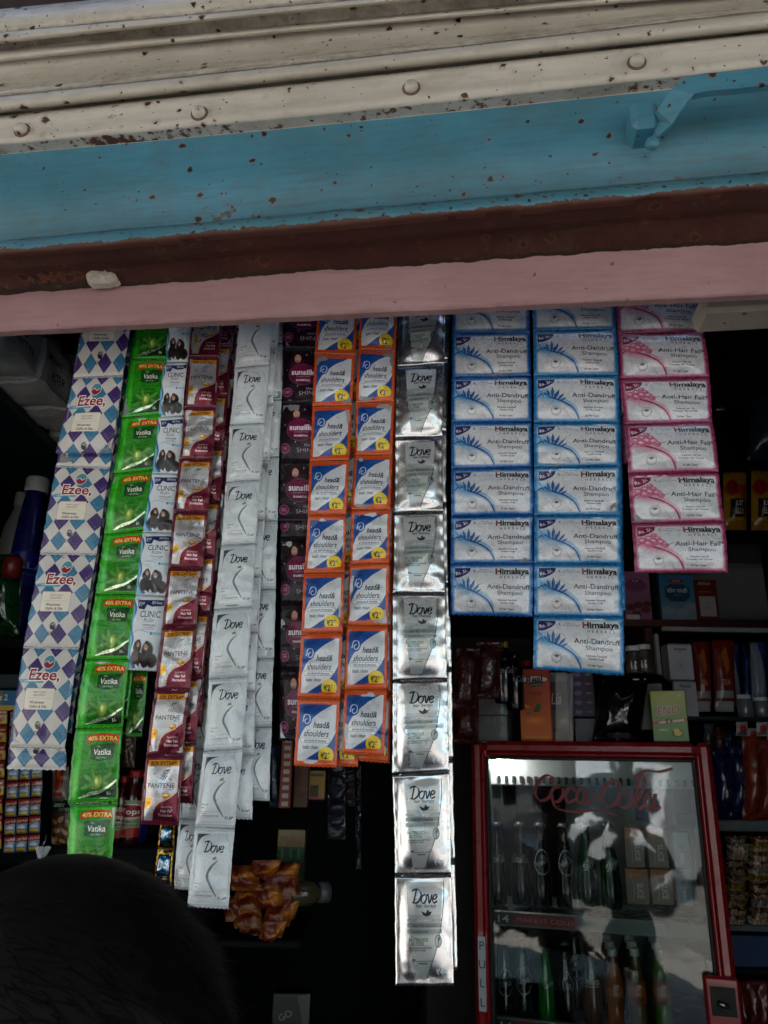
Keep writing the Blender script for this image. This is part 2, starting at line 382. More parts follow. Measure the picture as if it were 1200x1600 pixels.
def art_green():
    A = Art('green_print', 448, 560, (40, 138, 28)); A.grad(0, 0, .16, 1, (28, 110, 20), (60, 165, 40), False)
    A.rect(.16, .05, .97, .95, (52, 150, 36)); A.rect(.2, .08, .95, .93, (38, 118, 26))
    A.poly([(.28, .1)] + [(x, .1 - .03 * math.sin((x - .28) / .66 * math.pi)) for x in np.linspace(.28, .94, 12)] + [(.96, .21)] + [(x, .205 - .03 * math.sin((x - .28) / .66 * math.pi)) for x in np.linspace(.94, .28, 12)], (196, 44, 30))
    A.text('40% EXTRA', .61, .135, .062, (245, 225, 120), .02, arc=.1, wide=1.12)
    A.poly([(.38, .23), (.9, .21), (.86, .43), (.6, .455), (.4, .425)], (12, 60, 30)); A.ring(.63, .33, .25, .004, (150, 190, 110), .5, ry=.12)
    A.text('Dabur', .56, .25, .022, (230, 240, 220)); A.text('Vatika', .64, .325, .085, (240, 244, 236), .012, shear=.08); A.text('NATURALS', .64, .405, .024, (200, 220, 190))
    A.text('SMOOTHING OLIVE & ALMOND', .6, .5, .02, (16, 60, 14), .01); A.text('SHAMPOO', .6, .53, .018, (16, 60, 14), .01)
    A.text('\u0905\u0932\u094b\u0935\u0947\u0930\u093e \u092c\u093e\u0932\u094b\u0902 \u0915\u093e \u092a\u094b\u0937\u0923', .6, .565, .028, (14, 50, 12), .014)
    A.poly([(.25, .62), (.85, .6), (.95, .75), (.9, .93), (.24, .93)], (26, 92, 22)); 
    for x, y, a in ((.4, .68, 30), (.78, .66, -35), (.36, .8, -15), (.8, .78, 30), (.5, .64, 70)): A.oval(x, y, .13, .045, (60, 112, 40), a0=a); A.oval(x, y, .11, .02, (96, 150, 70), a0=a, al=.6)
    A.oval(.58, .74, .1, .135, (100, 116, 50), soft=.15, a0=20); A.oval(.6, .74, .055, .085, (160, 165, 90), soft=.5, a0=20, al=.7); A.oval(.57, .72, .03, .05, (215, 215, 150), soft=.7)
    A.poly(curve([(.2, .95), (.45, .875), (.7, .83), (.96, .7)]) + [(.96, .95)], (12, 40, 14)); A.poly(curve([(.2, .945), (.45, .87), (.7, .83), (.96, .7)]) + curve([(.96, .735), (.72, .865), (.46, .92), (.22, .955)]), (215, 225, 210), ink=.2)
    A.text('1/-', .82, .89, .05, (225, 230, 215), .02); A.rect(0, 0, 1, .02, (30, 110, 22)); seams(A, (160, 220, 130)); seams(A, (20, 80, 14), (.025, .975))
    return A
def hair_person(A, x, y, s, hair=(34, 24, 24), skin=(206, 158, 132), sm=(240, 230, 225)):
    A.oval(x, y + .02, s * 1.25, s * 1.7, hair, soft=.1); A.oval(x - s * .7, y + s * 1.2, s * .8, s * 1.6, hair, soft=.2); A.oval(x + s * .9, y + s * 1.2, s * .8, s * 1.5, hair, soft=.2)
    A.oval(x + s * .1, y, s * .55, s * .78, skin, soft=.1); A.oval(x + s * .1, y + s * .28, s * .2, s * .05, (170, 60, 60)); A.oval(x - s * .1, y - s * .12, s * .09, s * .04, (40, 25, 25)); A.oval(x + s * .32, y - s * .12, s * .09, s * .04, (40, 25, 25))
    A.poly([(x - s * .5, y - s * .35), (x, y - s * .62), (x + s * .7, y - s * .2), (x + s * .2, y - s * .85), (x - s * .4, y - s * .8)], hair)
def art_blue_white():
    A = Art('blue_white_print', 448, 640, (226, 232, 238))
    A.poly(curve([(0, .05), (.12, .2), (.04, .4), (.16, .6), (.1, .8), (.3, .97)]) + [(0, 1)], (50, 110, 170)); A.poly(curve([(0, .1), (.07, .25), (.0, .45), (.1, .62), (.06, .85), (.2, .98)]) + [(0, 1)], (120, 190, 225))
    A.poly([(.1, .06), (.98, .05), (.98, .13), (.6, .15), (.42, .12), (.36, .19), (.16, .18)], (24, 40, 96)); A.text('\u20b91*', .24, .115, .06, (235, 240, 250), .02); A.text('20% Extra', .72, .09, .038, (235, 240, 250), .015)
    A.text('CLINIC', .57, .25, .09, (14, 18, 50), .006, wide=1.12); A.text('PLUS+', .56, .335, .05, (20, 26, 60), wide=1.15)
    A.text('STRONG & LONG', .58, .4, .024, (20, 26, 60), .02); A.text('HEALTH SHAMPOO', .58, .432, .016, (40, 46, 80)); A.text('WITH MILK PROTEINS & ALMOND', .58, .455, .012, (40, 46, 80))
    A.rrect(.66, .49, .97, .53, .015, (150, 200, 225)); A.oval(.68, .51, .035, .035, (90, 140, 185)); A.line(curve([(.1, .52), (.3, .47), (.6, .5)]), .012, (120, 170, 210))
    for x, y, rx, ry in ((.32, .7, .13, .13), (.24, .84, .12, .13), (.42, .86, .14, .13), (.64, .74, .17, .16), (.56, .88, .16, .12), (.8, .87, .15, .13)): A.oval(x, y, rx, ry, (34, 24, 26), soft=.12)
    for x, y, r in ((.34, .66, .062), (.6, .69, .078)): A.oval(x, y, r, r * .85, (190, 142, 118), soft=.12, a0=70); A.oval(x, y + r * .35, r * .35, r * .12, (235, 225, 220)); A.oval(x - r * .35, y - r * .12, r * .16, r * .08, (40, 28, 26)); A.oval(x + r * .35, y - r * .12, r * .16, r * .08, (40, 28, 26)); A.poly([(x - r, y - r * .3), (x - r * .2, y - r * .5), (x + r, y - r * .1), (x + r * .6, y - r), (x - r * .6, y - r)], (34, 24, 26))
    for k in range(9): A.line(curve([(.2 + k * .08, .8), (.22 + k * .08, .88), (.18 + k * .085, .96)]), .008, (92, 70, 66), .5)
    A.poly([(.36, .97), (.44, .9), (.52, .97)], (200, 206, 220)); seams(A, (120, 140, 170)); A.rect(0, 0, 1, .022, (214, 224, 234)); A.rect(0, .978, 1, 1, (214, 224, 234))
    return A
def art_maroon():
    A = Art('maroon_print', 448, 640, (104, 26, 46)); A.grad(0, 0, 1, .05, (120, 36, 56), (98, 22, 42))
    A.rect(.09, .15, .92, .94, (196, 194, 196), ink=.35); A.grad(.09, .15, .92, .6, (212, 210, 212), (176, 174, 178)); A.rect(.09, .065, .92, .155, (222, 150, 30)); A.text('20% EXTRA*', .505, .111, .058, (70, 22, 30), .022, wide=1.1)
    for k in range(3): A.line(curve([(.48 + k * .05, .33 + k * .012), (.53 + k * .05, .29), (.53 + k * .05, .25 - k * .01), (.6 + k * .05, .2)]), .013, (52, 46, 58), nib=(60, .2))
    A.text('PANTENE', .5, .43, .07, (20, 16, 34), .01, wide=1.16); A.text('PRO-V', .76, .487, .025, (60, 54, 70))
    A.poly(curve([(.3, .94), (.36, .78), (.5, .68), (.72, .62), (.92, .52)]) + [(.92, .94)], (112, 24, 48)); A.line(curve([(.28, .94), (.34, .77), (.5, .665), (.72, .6), (.92, .505)]), .014, (210, 150, 60)); A.line(curve([(.2, .94), (.3, .75), (.48, .645), (.7, .585), (.92, .48)]), .006, (150, 130, 130))
    A.poly([(.09, .62), (.2, .6), (.27, .62), (.27, .73), (.18, .74), (.09, .77)], (214, 160, 34)); A.text('1.5/-', .18, .68, .04, (80, 24, 30), .02, rot=-6)
    A.oval(.66, .575, .1, .052, (196, 120, 26)); A.oval(.65, .565, .07, .026, (244, 196, 90), soft=.4); A.oval(.63, .56, .025, .012, (255, 240, 200), soft=.6)
    A.text('SHAMPOO', .68, .735, .03, (230, 200, 205)); A.text('Hair Fall', .68, .79, .044, (240, 224, 226), .014); A.text('Protection', .66, .85, .044, (240, 224, 226), .014)
    seams(A, (170, 90, 110)); seams(A, (60, 10, 22), (.03, .97)); return A
def art_pale():
    A = Art('pale_print', 448, 640, (210, 218, 224)); A.rect(.08, .07, .97, .93, (198, 206, 212)); A.grad(.1, .08, .95, .92, (206, 214, 220), (222, 228, 232), True)
    A.poly([(.1, .08)] + [(.44, .08)] + curve([(.44, .08), (.24, .12), (.14, .22), (.11, .38)])[1:] + [(.1, .38)], (70, 66, 72))
    A.line(curve([(.11, .4), (.13, .23), (.24, .12), (.46, .08)]), .008, (230, 234, 238)); A.line(curve([(.11, .6), (.2, .34), (.11, .42)]), .003, (150, 158, 168))
    A.line(curve([(.8, .08), (.9, .18), (.93, .3)]), .006, (100, 105, 115)); script(A, 'Dove', .56, .235, .14, (10, 12, 34), wd=.15); A.text('HAIR THERAPY', .56, .325, .016, (150, 158, 168))
    A.oval(.6, .375, .055, .018, (150, 140, 90), a0=-20); A.poly([(.55, .37), (.64, .35), (.66, .39), (.58, .4)], (140, 130, 90)); 
    A.poly(curve([(.7, .4), (.56, .5), (.5, .6), (.6, .72), (.72, .86)], 8) + curve([(.7, .86), (.54, .72), (.44, .6), (.52, .48), (.68, .4)], 8), (112, 116, 126)); A.poly(curve([(.78, .42), (.6, .52), (.52, .62)], 8) + curve([(.5, .6), (.56, .5), (.74, .41)], 8), (222, 228, 232)); A.line(curve([(.5, .66), (.66, .76), (.82, .9)]), .012, (222, 228, 232), nib=(40, .2))
    A.text('Dandruff', .24, .695, .026, (40, 44, 56)); A.text('Care', .19, .735, .026, (40, 44, 56)); A.rect(.13, .79, .62, .793, (90, 95, 105)); A.text('SHAMPOO', .24, .815, .014, (80, 85, 95)); A.text('with TRICHAZOLE ACTIVES', .38, .845, .018, (40, 44, 56), .012); A.rect(.13, .868, .62, .87, (90, 95, 105)); A.rect(.13, .79, .133, .87, (90, 95, 105))
    A.text('\u20b91.50*', .84, .87, .036, (24, 26, 36), .02); seams(A, (130, 140, 150)); seams(A, (120, 130, 140), (.035, .965)); return A
def art_black():
    A = Art('black_print', 448, 640, (24, 16, 24)); A.oval(.5, .5, .5, .6, (34, 14, 28), soft=.6, al=.7)
    for x, y, r in ((.72, .3, .16), (.3, .8, .1), (.9, .5, .14), (.62, .85, .2)): A.oval(x, y, r, r, (52, 14, 38), al=.4)
    hair_person(A, .38, .2, .15, (40, 22, 24), (214, 168, 146)); A.oval(.32, .34, .2, .1, (38, 20, 24), soft=.4)
    A.oval(.52, .49, .35, .28, (110, 70, 92)); A.oval(.52, .49, .33, .262, (96, 14, 56)); A.oval(.44, .42, .2, .2, (134, 30, 84), soft=.6, al=.6)
    A.text('sunsilk', .53, .445, .1, (240, 230, 238), .03, wide=1.05); A.text('CO-CREATIONS', .53, .53, .024, (200, 150, 180), .01); A.text('SHAMPOO', .53, .595, .036, (240, 230, 238), .03)
    A.text('black', .72, .745, .05, (190, 170, 185), -.005); A.text('SHINE', .66, .83, .072, (205, 190, 200), -.012, wide=1.2)
    A.oval(.14, .81, .12, .12, (170, 90, 140)); A.oval(.14, .81, .105, .105, (110, 18, 70)); A.text('SECOND', .14, .79, .016, (230, 200, 220), .01); A.text('EXTRA', .14, .82, .018, (230, 200, 220), .01)
    A.oval(.93, .1, .11, .11, (150, 24, 70)); A.text('1/-', .92, .1, .04, (245, 235, 240), .02)
    for x, y, r in ((.6, .12, .03), (.12, .4, .02), (.84, .26, .022), (.4, .7, .02)): A.line([(x - r, y), (x + r, y)], .006, (230, 220, 228)); A.line([(x, y - r * .8), (x, y + r * .8)], .006, (230, 220, 228))
    seams(A, (90, 80, 90)); return A
def art_orange():
    A = Art('orange_print', 512, 560, (206, 78, 22)); A.grad(0, 0, 1, .07, (220, 100, 34), (196, 66, 16))
    A.rect(.1, .1, .9, .9, (205, 208, 212)); A.rect(.07, .08, .93, .92, (210, 214, 220)); A.poly([(.07, .08)] + curve([(.84, .08), (.56, .2), (.32, .35), (.16, .5), (.07, .64)]), (24, 80, 158))
    A.poly([(.07, .08), (.5, .08), (.3, .18), (.07, .28)], (16, 56, 120), .6); A.poly(curve([(.22, .92), (.5, .8), (.78, .68), (.93, .5)]) + [(.93, .92)], (22, 72, 150)); A.line(curve([(.16, .92), (.46, .785), (.76, .65), (.93, .465)]), .012, (225, 228, 232))
    A.oval(.25, .31, .13, .115, (20, 70, 150), a0=-20); A.line(curve([(.16, .35), (.2, .25), (.31, .25), (.33, .34), (.25, .38), (.21, .33), (.26, .3)]), .026, (190, 210, 235), nib=(20, .35)); 0
    A.text('head&', .62, .385, .098, (10, 16, 50), .018, shear=.28, wide=1.0); A.text('shoulders', .5, .515, .096, (14, 22, 60), .01, shear=.28, wide=1.02)
    A.rrect(.13, .585, .82, .655, .03, (40, 60, 110)); A.rrect(.135, .59, .815, .65, .028, (222, 226, 230)); A.text('anti-dandruff shampoo', .48, .62, .038, (20, 28, 66), .01); A.text('basic clean', .37, .715, .056, (14, 20, 54), .014, wide=1.02)
    A.oval(.74, .835, .18, .14, (232, 200, 30)); A.text('\u20b92*', .73, .835, .095, (16, 26, 70), .025); A.rect(.5, .9, 1, 1, (206, 78, 22)); A.oval(.73, .83, .16, .12, (232, 200, 30), al=0)
    seams(A, (240, 150, 90)); seams(A, (150, 40, 6), (.035, .965)); return A
def art_silver():
    A = Art('silver_print', 448, 640, (218, 218, 220), 0.0)
    T = [(.2, .06), (.83, .06), (.83, .2), (.8, .45), (.75, .62), (.66, .76), (.56, .93), (.33, .93), (.3, .75), (.26, .5), (.22, .25)]
    A.poly(T, (170, 178, 180), ink=.55); A.poly([(.2, .06), (.83, .06), (.82, .36), (.24, .36)], (190, 196, 198), ink=.6)
    script(A, 'Dove', .53, .19, .13, (10, 12, 44), wd=.15); A.text('hair therapy', .56, .275, .036, (40, 44, 56), .012); A.poly([(.47, .325), (.55, .345), (.58, .31), (.62, .335), (.66, .33), (.62, .365), (.55, .375), (.5, .36)], (40, 46, 60))
    for y, h, c in ((.41, .026, (150, 156, 158)), (.455, .04, (120, 128, 130)), (.51, .04, (132, 140, 142))): A.rect(.22, y - h / 2, .82, y + h / 2, c, .8, ink=.6)
    A.text('HAIR THERAPY', .52, .41, .02, (230, 234, 234)); A.text('hair fall rescue', .52, .456, .034, (58, 84, 80), .004); A.text('conditioner', .44, .511, .032, (58, 84, 80), .004); A.rect(.27, .545, .7, .63, (196, 204, 200), .8, ink=.6)
    A.text('WITH', .31, .556, .014, (50, 90, 80)); A.text('NUTRILOCK', .42, .585, .03, (40, 86, 74), .02); A.text('ACTIVES', .395, .62, .03, (40, 86, 74), .02)
    A.text('NOURISHES AND PROTECTS', .45, .66, .015, (30, 40, 44), .02); A.text('FOR HEALTHY HAIR', .4, .68, .015, (30, 40, 44), .02); A.rect(.3, .775, .7, .779, (60, 66, 70)); A.rect(.3, .76, .36, .77, (20, 20, 30)); A.rect(.42, .792, .56, .806, (96, 104, 108))
    A.line(curve([(.86, .06), (.86, .22), (.81, .45), (.73, .66), (.62, .82), (.54, .94)]), .011, (24, 26, 32)); A.oval(.755, .6, .055, .075, (150, 158, 160), ink=.3); A.ring(.755, .6, .055, .009, (60, 70, 74), ry=.078); A.line([(.755, .66), (.755, .55)], .008, (40, 60, 50)); A.oval(.77, .58, .016, .03, (70, 96, 80), a0=25)
    A.text('\u20b94/-', .8, .875, .055, (236, 238, 240), .01, ink=.8); A.rect(.06, .01, .075, .99, (150, 150, 154), .5); A.rect(0, .0, 1, .03, (176, 176, 180)); seams(A, (110, 110, 114), (.016, .984), .8); return A
def art_herbal(name, edge, deep, mid, title, pink=False):
    A = Art(name, 640, 384, edge)
    for k in range(8): q = k * .004; A.rrect(.028 + q, .045 + q * 1.6, .972 - q, .955 - q * 1.6, .03, tuple(e + (w - e) * (k + 1) / 8 for e, w in zip(edge, (208, 210, 216))))
    L = lambda pts: curve(pts, 8)
    S = [(.05, .52), (.13, .42), (.2, .5), (.3, .6), (.42, .72), (.54, .95)]
    A.poly([(.05, .26)] + L([(.05, .26), (.12, .4), (.22, .5), (.38, .55), (.5, .72), (.54, .9)]) + L([(.54, .95), (.42, .74), (.3, .62), (.2, .54), (.05, .5)]), tuple(.45 * e + .55 * w for e, w in zip(mid, (210, 214, 220)))); A.oval(.17, .47, .14, .07, mid, soft=.6, al=.6, a0=30)
    for k in range(7): A.line(L([(.05, .5 + k * .032), (.17, .55 + k * .03), (.3, .64 + k * .035), (.44, .93)]), .0022, (140, 144, 154), .6)
    A.line(L([(.04, .47), (.1, .42), (.2, .5), (.34, .6), (.46, .74), (.53, .94)]), .018, deep, nib=(110, .3))
    if not pink:
        for x, y, a, l in ((.17, .5, -128, .15), (.18, .5, -106, .2), (.21, .52, -88, .25), (.24, .54, -68, .23), (.27, .56, -48, .2), (.3, .58, -30, .15), (.12, .48, -140, .09), (.23, .54, -78, .14)):
            ca, sa = math.cos(R(a)), math.sin(R(a)); W_ = lambda t, s_: (x + (ca * t - sa * s_) * l * .62, y + (sa * t + ca * s_) * l * .62 * A.w / A.h)
            A.poly([W_(0, 0), W_(.3, .1), (W_(.6, .13)), W_(1, 0), W_(.6, -.1), W_(.3, -.09)], deep); A.poly([W_(.1, 0), W_(.5, .07), W_(.95, 0), W_(.5, .02)], mid)
        A.line(L([(.05, .3), (.1, .42), (.2, .49)]), .02, mid, nib=(20, .3))
    else:
        for x, y, r in ((.1, .38, .05), (.17, .34, .05), (.22, .4, .055), (.29, .42, .05), (.26, .34, .035), (.33, .48, .04), (.16, .44, .05), (.22, .27, .035)): A.oval(x, y, r, r * .7, mid, a0=r * 900); A.oval(x - .01, y - .02, r * .5, r * .3, (226, 180, 196), a0=20, soft=.3); A.ring(x, y, r, .003, deep, ry=r * .7)
        A.line(L([(.3, .46), (.36, .47), (.42, .44)]), .006, deep)
    A.oval(.255, .77, .058, .058, (214, 216, 220)); A.ring(.255, .77, .055, .005, (90, 94, 104)); A.ring(.255, .77, .043, .003, (120, 124, 134))
    for a in range(-60, 61, 30): A.oval(.255 + .018 * math.sin(R(a)), .765 - .03 * math.cos(R(a)), .02, .006, (90, 94, 104), a0=a - 90)
    A.poly([(.05, .08), (.25, .08)] + L([(.25, .08), (.22, .18), (.12, .27), (.05, .28)]), (44, 40, 96) if not pink else (128, 28, 66)); A.text('Rs. 3/-', .135, .165, .07, (224, 226, 236), .015, rot=-16)
    A.oval(.3, .15, .024, .02, mid); A.oval(.312, .145, .02, .018, (208, 210, 216)); A.text('IMPROVES', .36, .125, .026, (90, 96, 110), al_x='L'); A.text('IN CONDITIONING', .33, .17, .026, (90, 96, 110), al_x='L')
    g = (28, 66, 60) if pink else (28, 30, 36); A.text('Himalaya', .745, .15, .115, tuple(c * .6 for c in g), .035, wide=1.16); A.rect(.545, .13, .575, .145, (206, 90, 50)); A.rect(.54, .16, .58, .175, (206, 90, 50)); A.rect(.545, .098, .57, .112, (206, 90, 50))
    A.rect(.55, .222, .95, .229, (90, 92, 100)); A.text('HERBALS', .745, .275, .055, (60, 62, 74), .006, sp=1.9); A.text('*', .96, .13, .05, g)
    A.text(title, .7, .455, .094, (24, 26, 40), .012, wide=1.16); A.text('Shampoo', .72, .575, .08, (36, 38, 52), .006, wide=1.22)
    A.text('Reduces Hair Fall' if pink else 'Removes Dandruff', .69, .715, .036, (36, 38, 50), .02); A.text('Promotes Hair Growth' if pink else 'Soothes Scalp', .69, .765, .036, (36, 38, 50), .02); A.text('All Hair Types', .68, .875, .034, (36, 38, 50), .02)
    for k in range(60):
        x = (k + .5) / 60
        for y in (.015, .985): A.rect(x - .004, y - .008, x + .004, y + .008, tuple(c * .55 for c in edge))
    for k in range(34):
        y = (k + .5) / 34
        for x in (.01, .99): A.rect(x - .004, y - .006, x + .004, y + .006, tuple(c * .7 for c in edge))
    return A
# ------------------------------------------------------------------ the shop shell
TW = math.tan(R(8))              # the shop front turns 8 degrees: its right end is nearer
def wall_x(x, d, t=TW): return d - x * t
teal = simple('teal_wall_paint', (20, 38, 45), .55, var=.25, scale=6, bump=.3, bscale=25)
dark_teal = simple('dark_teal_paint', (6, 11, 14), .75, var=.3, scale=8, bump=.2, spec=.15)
ceil_m = simple('sooty_plaster', (14, 13, 12), .9, spec=.15, var=.3, scale=5, bump=.4)
floor_m = simple('cement_floor', (40, 37, 35), .8, var=.3, scale=4, bump=.5)
brownwood = simple('brown_wood', (64, 28, 18), .45, var=.35, scale=14, bump=.3)
blk = simple('black_gloss', (10, 10, 12), .15, var=.1)
steel = simple('steel', (150, 150, 150), .3, 1.0, var=.1)
darksteel = simple('dark_steel', (40, 40, 42), .4, .8)

def shell(name, x0, x1, y0, y1, z0, z1, m, kind='structure'):
    b = MB(); b.box(x0, x1, y0, y1, z0, z1); return tag(b.build(name, m), kind=kind)
shell('floor', -1.75, 2.2, -.2, 3.6, -.12, .12, floor_m)
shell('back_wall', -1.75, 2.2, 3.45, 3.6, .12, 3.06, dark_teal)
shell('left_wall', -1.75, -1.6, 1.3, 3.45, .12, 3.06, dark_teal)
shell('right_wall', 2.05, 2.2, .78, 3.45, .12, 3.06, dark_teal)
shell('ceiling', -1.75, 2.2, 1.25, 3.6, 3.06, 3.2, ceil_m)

# painted metal and plaster of the front, worn where the paint has chipped
def worn(name, paint, paint2, rough=.5, rust=.5, edge=0.0, speck=.55, bump=.35, under=None, fl=0.0, dirt=.35, stain=.2, zs=40.0):
    m, t, b = nodes(name); tc = N(t, 'ShaderNodeTexCoord'); uv = N(t, 'ShaderNodeUVMap'); uv.uv_map = 'UVMap'
    big = N(t, 'ShaderNodeTexNoise', inp={'Scale': 5.0, 'Detail': 8.0, 'Roughness': .6}); t.links.new(tc.outputs['Object'], big.inputs['Vector'])
    fine = N(t, 'ShaderNodeTexNoise', inp={'Scale': 70.0, 'Detail': 6.0, 'Roughness': .65}); t.links.new(tc.outputs['Object'], fine.inputs['Vector'])
    mp = N(t, 'ShaderNodeMapping', inp={'Scale': (4.0, 4.0, zs)}); t.links.new(tc.outputs['Object'], mp.inputs[0])
    mp2 = N(t, 'ShaderNodeMapping', inp={'Scale': (1.0, 1.0, 1.6), 'Location': (3.1, 1.7, .4)}); t.links.new(tc.outputs['Object'], mp2.inputs[0])
    st = N(t, 'ShaderNodeTexNoise', inp={'Scale': 4.0, 'Detail': 7.0}); t.links.new(mp.outputs[0], st.inputs['Vector'])
    base = ramp(t, big.outputs[0], [(.35, lin(paint)), (.68, lin(paint2))])
    base = mix(t, mth(t, 'MULTIPLY', ramp(t, st.outputs[0], [(.45, (0, 0, 0)), (.75, (1, 1, 1))]), .35), base, tuple(c * .72 for c in lin(paint)))
    sn_ = N(t, 'ShaderNodeTexNoise', inp={'Scale': 11.0, 'Detail': 9.0, 'Roughness': .7}); t.links.new(mp2.outputs[0], sn_.inputs['Vector'])
    base = mix(t, mth(t, 'MULTIPLY', ramp(t, sn_.outputs[0], [(.5, (0, 0, 0)), (.72, (1, 1, 1))]), stain), base, lin(tuple(.5 * a + .5 * b_ for a, b_ in zip(paint, (104, 92, 72)))))
    # rust freckles: sparse cells, broken by noise
    nv = N(t, 'ShaderNodeTexNoise', inp={'Scale': 160.0, 'Detail': 3.0}); t.links.new(tc.outputs['Object'], nv.inputs['Vector'])
    va = N(t, 'ShaderNodeVectorMath', operation='MULTIPLY_ADD'); t.links.new(nv.outputs['Color'], va.inputs[0]); va.inputs[1].default_value = (.009, .009, .009); t.links.new(tc.outputs['Object'], va.inputs[2])
    vo = N(t, 'ShaderNodeTexVoronoi', inp={'Scale': 60.0, 'Randomness': 1.0}); t.links.new(va.outputs[0], vo.inputs['Vector'])
    sep = N(t, 'ShaderNodeSeparateColor'); t.links.new(vo.outputs['Color'], sep.inputs[0])
    size = mth(t, 'MULTIPLY', mth(t, 'SUBTRACT', mth(t, 'ADD', sep.outputs[0], mth(t, 'MULTIPLY', mth(t, 'SUBTRACT', big.outputs[0], .5), .9)), speck - .09), .8)
    sp = ramp(t, mth(t, 'SUBTRACT', size, mth(t, 'ADD', vo.outputs['Distance'], mth(t, 'MULTIPLY', mth(t, 'SUBTRACT', fine.outputs[0], .5), .35))), [(.0, (0, 0, 0)), (.05, (1, 1, 1))])
    vo2 = N(t, 'ShaderNodeTexVoronoi', inp={'Scale': 150.0}); t.links.new(va.outputs[0], vo2.inputs['Vector'])
    sep2 = N(t, 'ShaderNodeSeparateColor'); t.links.new(vo2.outputs['Color'], sep2.inputs[0])
    sp2 = ramp(t, mth(t, 'SUBTRACT', mth(t, 'MULTIPLY', mth(t, 'SUBTRACT', sep2.outputs[1], speck + .08), 1.6), vo2.outputs['Distance']), [(.0, (0, 0, 0)), (.03, (1, 1, 1))])
    sx = N(t, 'ShaderNodeSeparateXYZ'); t.links.new(uv.outputs[0], sx.inputs[0])
    # v runs 0..1 across the band, wear gathers towards v = 0 (its lower edge)
    low = mth(t, 'SUBTRACT', edge, sx.outputs[1])
    chip = ramp(t, mth(t, 'ADD', mth(t, 'MULTIPLY', low, 2.2), mth(t, 'SUBTRACT', mth(t, 'MULTIPLY', mth(t, 'ADD', fine.outputs[0], big.outputs[0]), 1.2), 1.42)), [(.0, (0, 0, 0)), (.08, (1, 1, 1))])
    # grime gathered along both edges of the band and in drips
    ed = mth(t, 'ABSOLUTE', mth(t, 'SUBTRACT', sx.outputs[1], .5))
    gr = ramp(t, mth(t, 'ADD', mth(t, 'MULTIPLY', ed, 1.5), mth(t, 'SUBTRACT', mth(t, 'MULTIPLY', mth(t, 'ADD', fine.outputs[0], st.outputs[0]), .8), .95)), [(.35, (0, 0, 0)), (.8, (1, 1, 1))])
    base = mix(t, mth(t, 'MULTIPLY', gr, dirt), base, lin((96, 80, 60)))
    rustc = ramp(t, fine.outputs[0], [(.35, lin((30, 18, 14))), (.6, lin((70, 42, 26))), (.78, lin((120, 84, 54)))])
    halo = ramp(t, mth(t, 'SUBTRACT', size, mth(t, 'MULTIPLY', vo.outputs['Distance'], .55)), [(.0, (0, 0, 0)), (.2, (1, 1, 1))])
    c = mix(t, mth(t, 'MULTIPLY', halo, .5 * rust), base, lin((150, 100, 60)))
    c = mix(t, mth(t, 'MULTIPLY', mth(t, 'MAXIMUM', sp, sp2), min(1, rust * 1.6)), c, rustc)
    if edge > 0: c = mix(t, chip, c, rustc if under is None else mix(t, fine.outputs[0], lin(under), rustc))
    t.links.new(c, b.inputs['Base Color']); b.inputs['Roughness'].default_value = rough
    r = mth(t, 'MULTIPLY_ADD', fine.outputs[0], .3); t.nodes[-1].inputs[2].default_value = rough - .15; t.links.new(r, b.inputs['Roughness'])
    h = mth(t, 'ADD', mth(t, 'MULTIPLY', fine.outputs[0], .35), mth(t, 'ADD', mth(t, 'MULTIPLY', big.outputs[0], 1.2), mth(t, 'MULTIPLY', mth(t, 'MAXIMUM', sp, sp2), -.5)))
    bp = N(t, 'ShaderNodeBump', inp={'Strength': bump, 'Distance': .004}); t.links.new(h, bp.inputs['Height']); t.links.new(bp.outputs[0], b.inputs['Normal'])
    return m
cream = worn('cream_enamel', (196, 190, 176), (214, 209, 198), .45, .9, speck=.74, dirt=.75, stain=.5)
cream2 = worn('cream_enamel_rail', (196, 190, 178), (214, 208, 198), .45, .9, edge=.05, speck=.74, dirt=.3, stain=.5, under=(120, 60, 50))
bluep = worn('sky_blue_enamel', (68, 122, 140), (78, 144, 170), .5, .8, edge=.03, speck=.76, stain=.55, under=(92, 120, 120))
blued = worn('blue_lip_enamel', (64, 128, 150), (92, 140, 150), .5, .9, edge=.5, speck=.6, under=(96, 50, 40), dirt=0, zs=4.0, stain=.6)
brownp = worn('brown_primer', (58, 22, 16), (84, 38, 28), .85, .6, edge=.3, speck=.62, bump=1.0, under=(40, 34, 26), dirt=0, zs=4.0, stain=.6)
pinkp = worn('pink_distemper', (162, 122, 126), (174, 138, 141), .85, .3, speck=.92, bump=.8)
dirtgap = simple('rusty_gap', (52, 30, 26), .9, var=.5, scale=40, bump=.6)

def band(lines, nx, wob=0.0, seed=0, vpow=None):
    """surface lofted over lines given as (depth, y at x=0, y at x=600, y at x=1200) in photo pixels"""
    v = []; uv = []; f = []; rng = random.Random(seed); k = len(lines)
    X = np.linspace(-1000, 2200, nx)
    L = [0.0]
    for j, (d, a, b_, c) in enumerate(lines):
        for i, x in enumerate(X):
            # parabola through the three measurements, kept straight outside the frame
            def q(x): u = x / 600; return a * (u - 1) * (u - 2) / 2 - b_ * u * (u - 2) + c * u * (u - 1) / 2
            y = q(x) if 0 <= x <= 1200 else (a + (b_ - a) * x / 600 if x < 0 else c + (c - b_) * (x - 1200) / 600)
            if wob and 0 < j: y += wob * noise.noise((x * .02, j * 3.1 + seed, 0)) + wob * .6 * noise.noise((x * .09, j * 3.1 + seed, 4))
            v.append(P(x, y, d, TW)); uv.append((i / nx * 3, 1 - j / (k - 1)))
    for j in range(k - 1):
        for i in range(nx - 1): f.append((j * nx + i, j * nx + i + 1, (j + 1) * nx + i + 1, (j + 1) * nx + i)[::-1])
    return v, f, uv

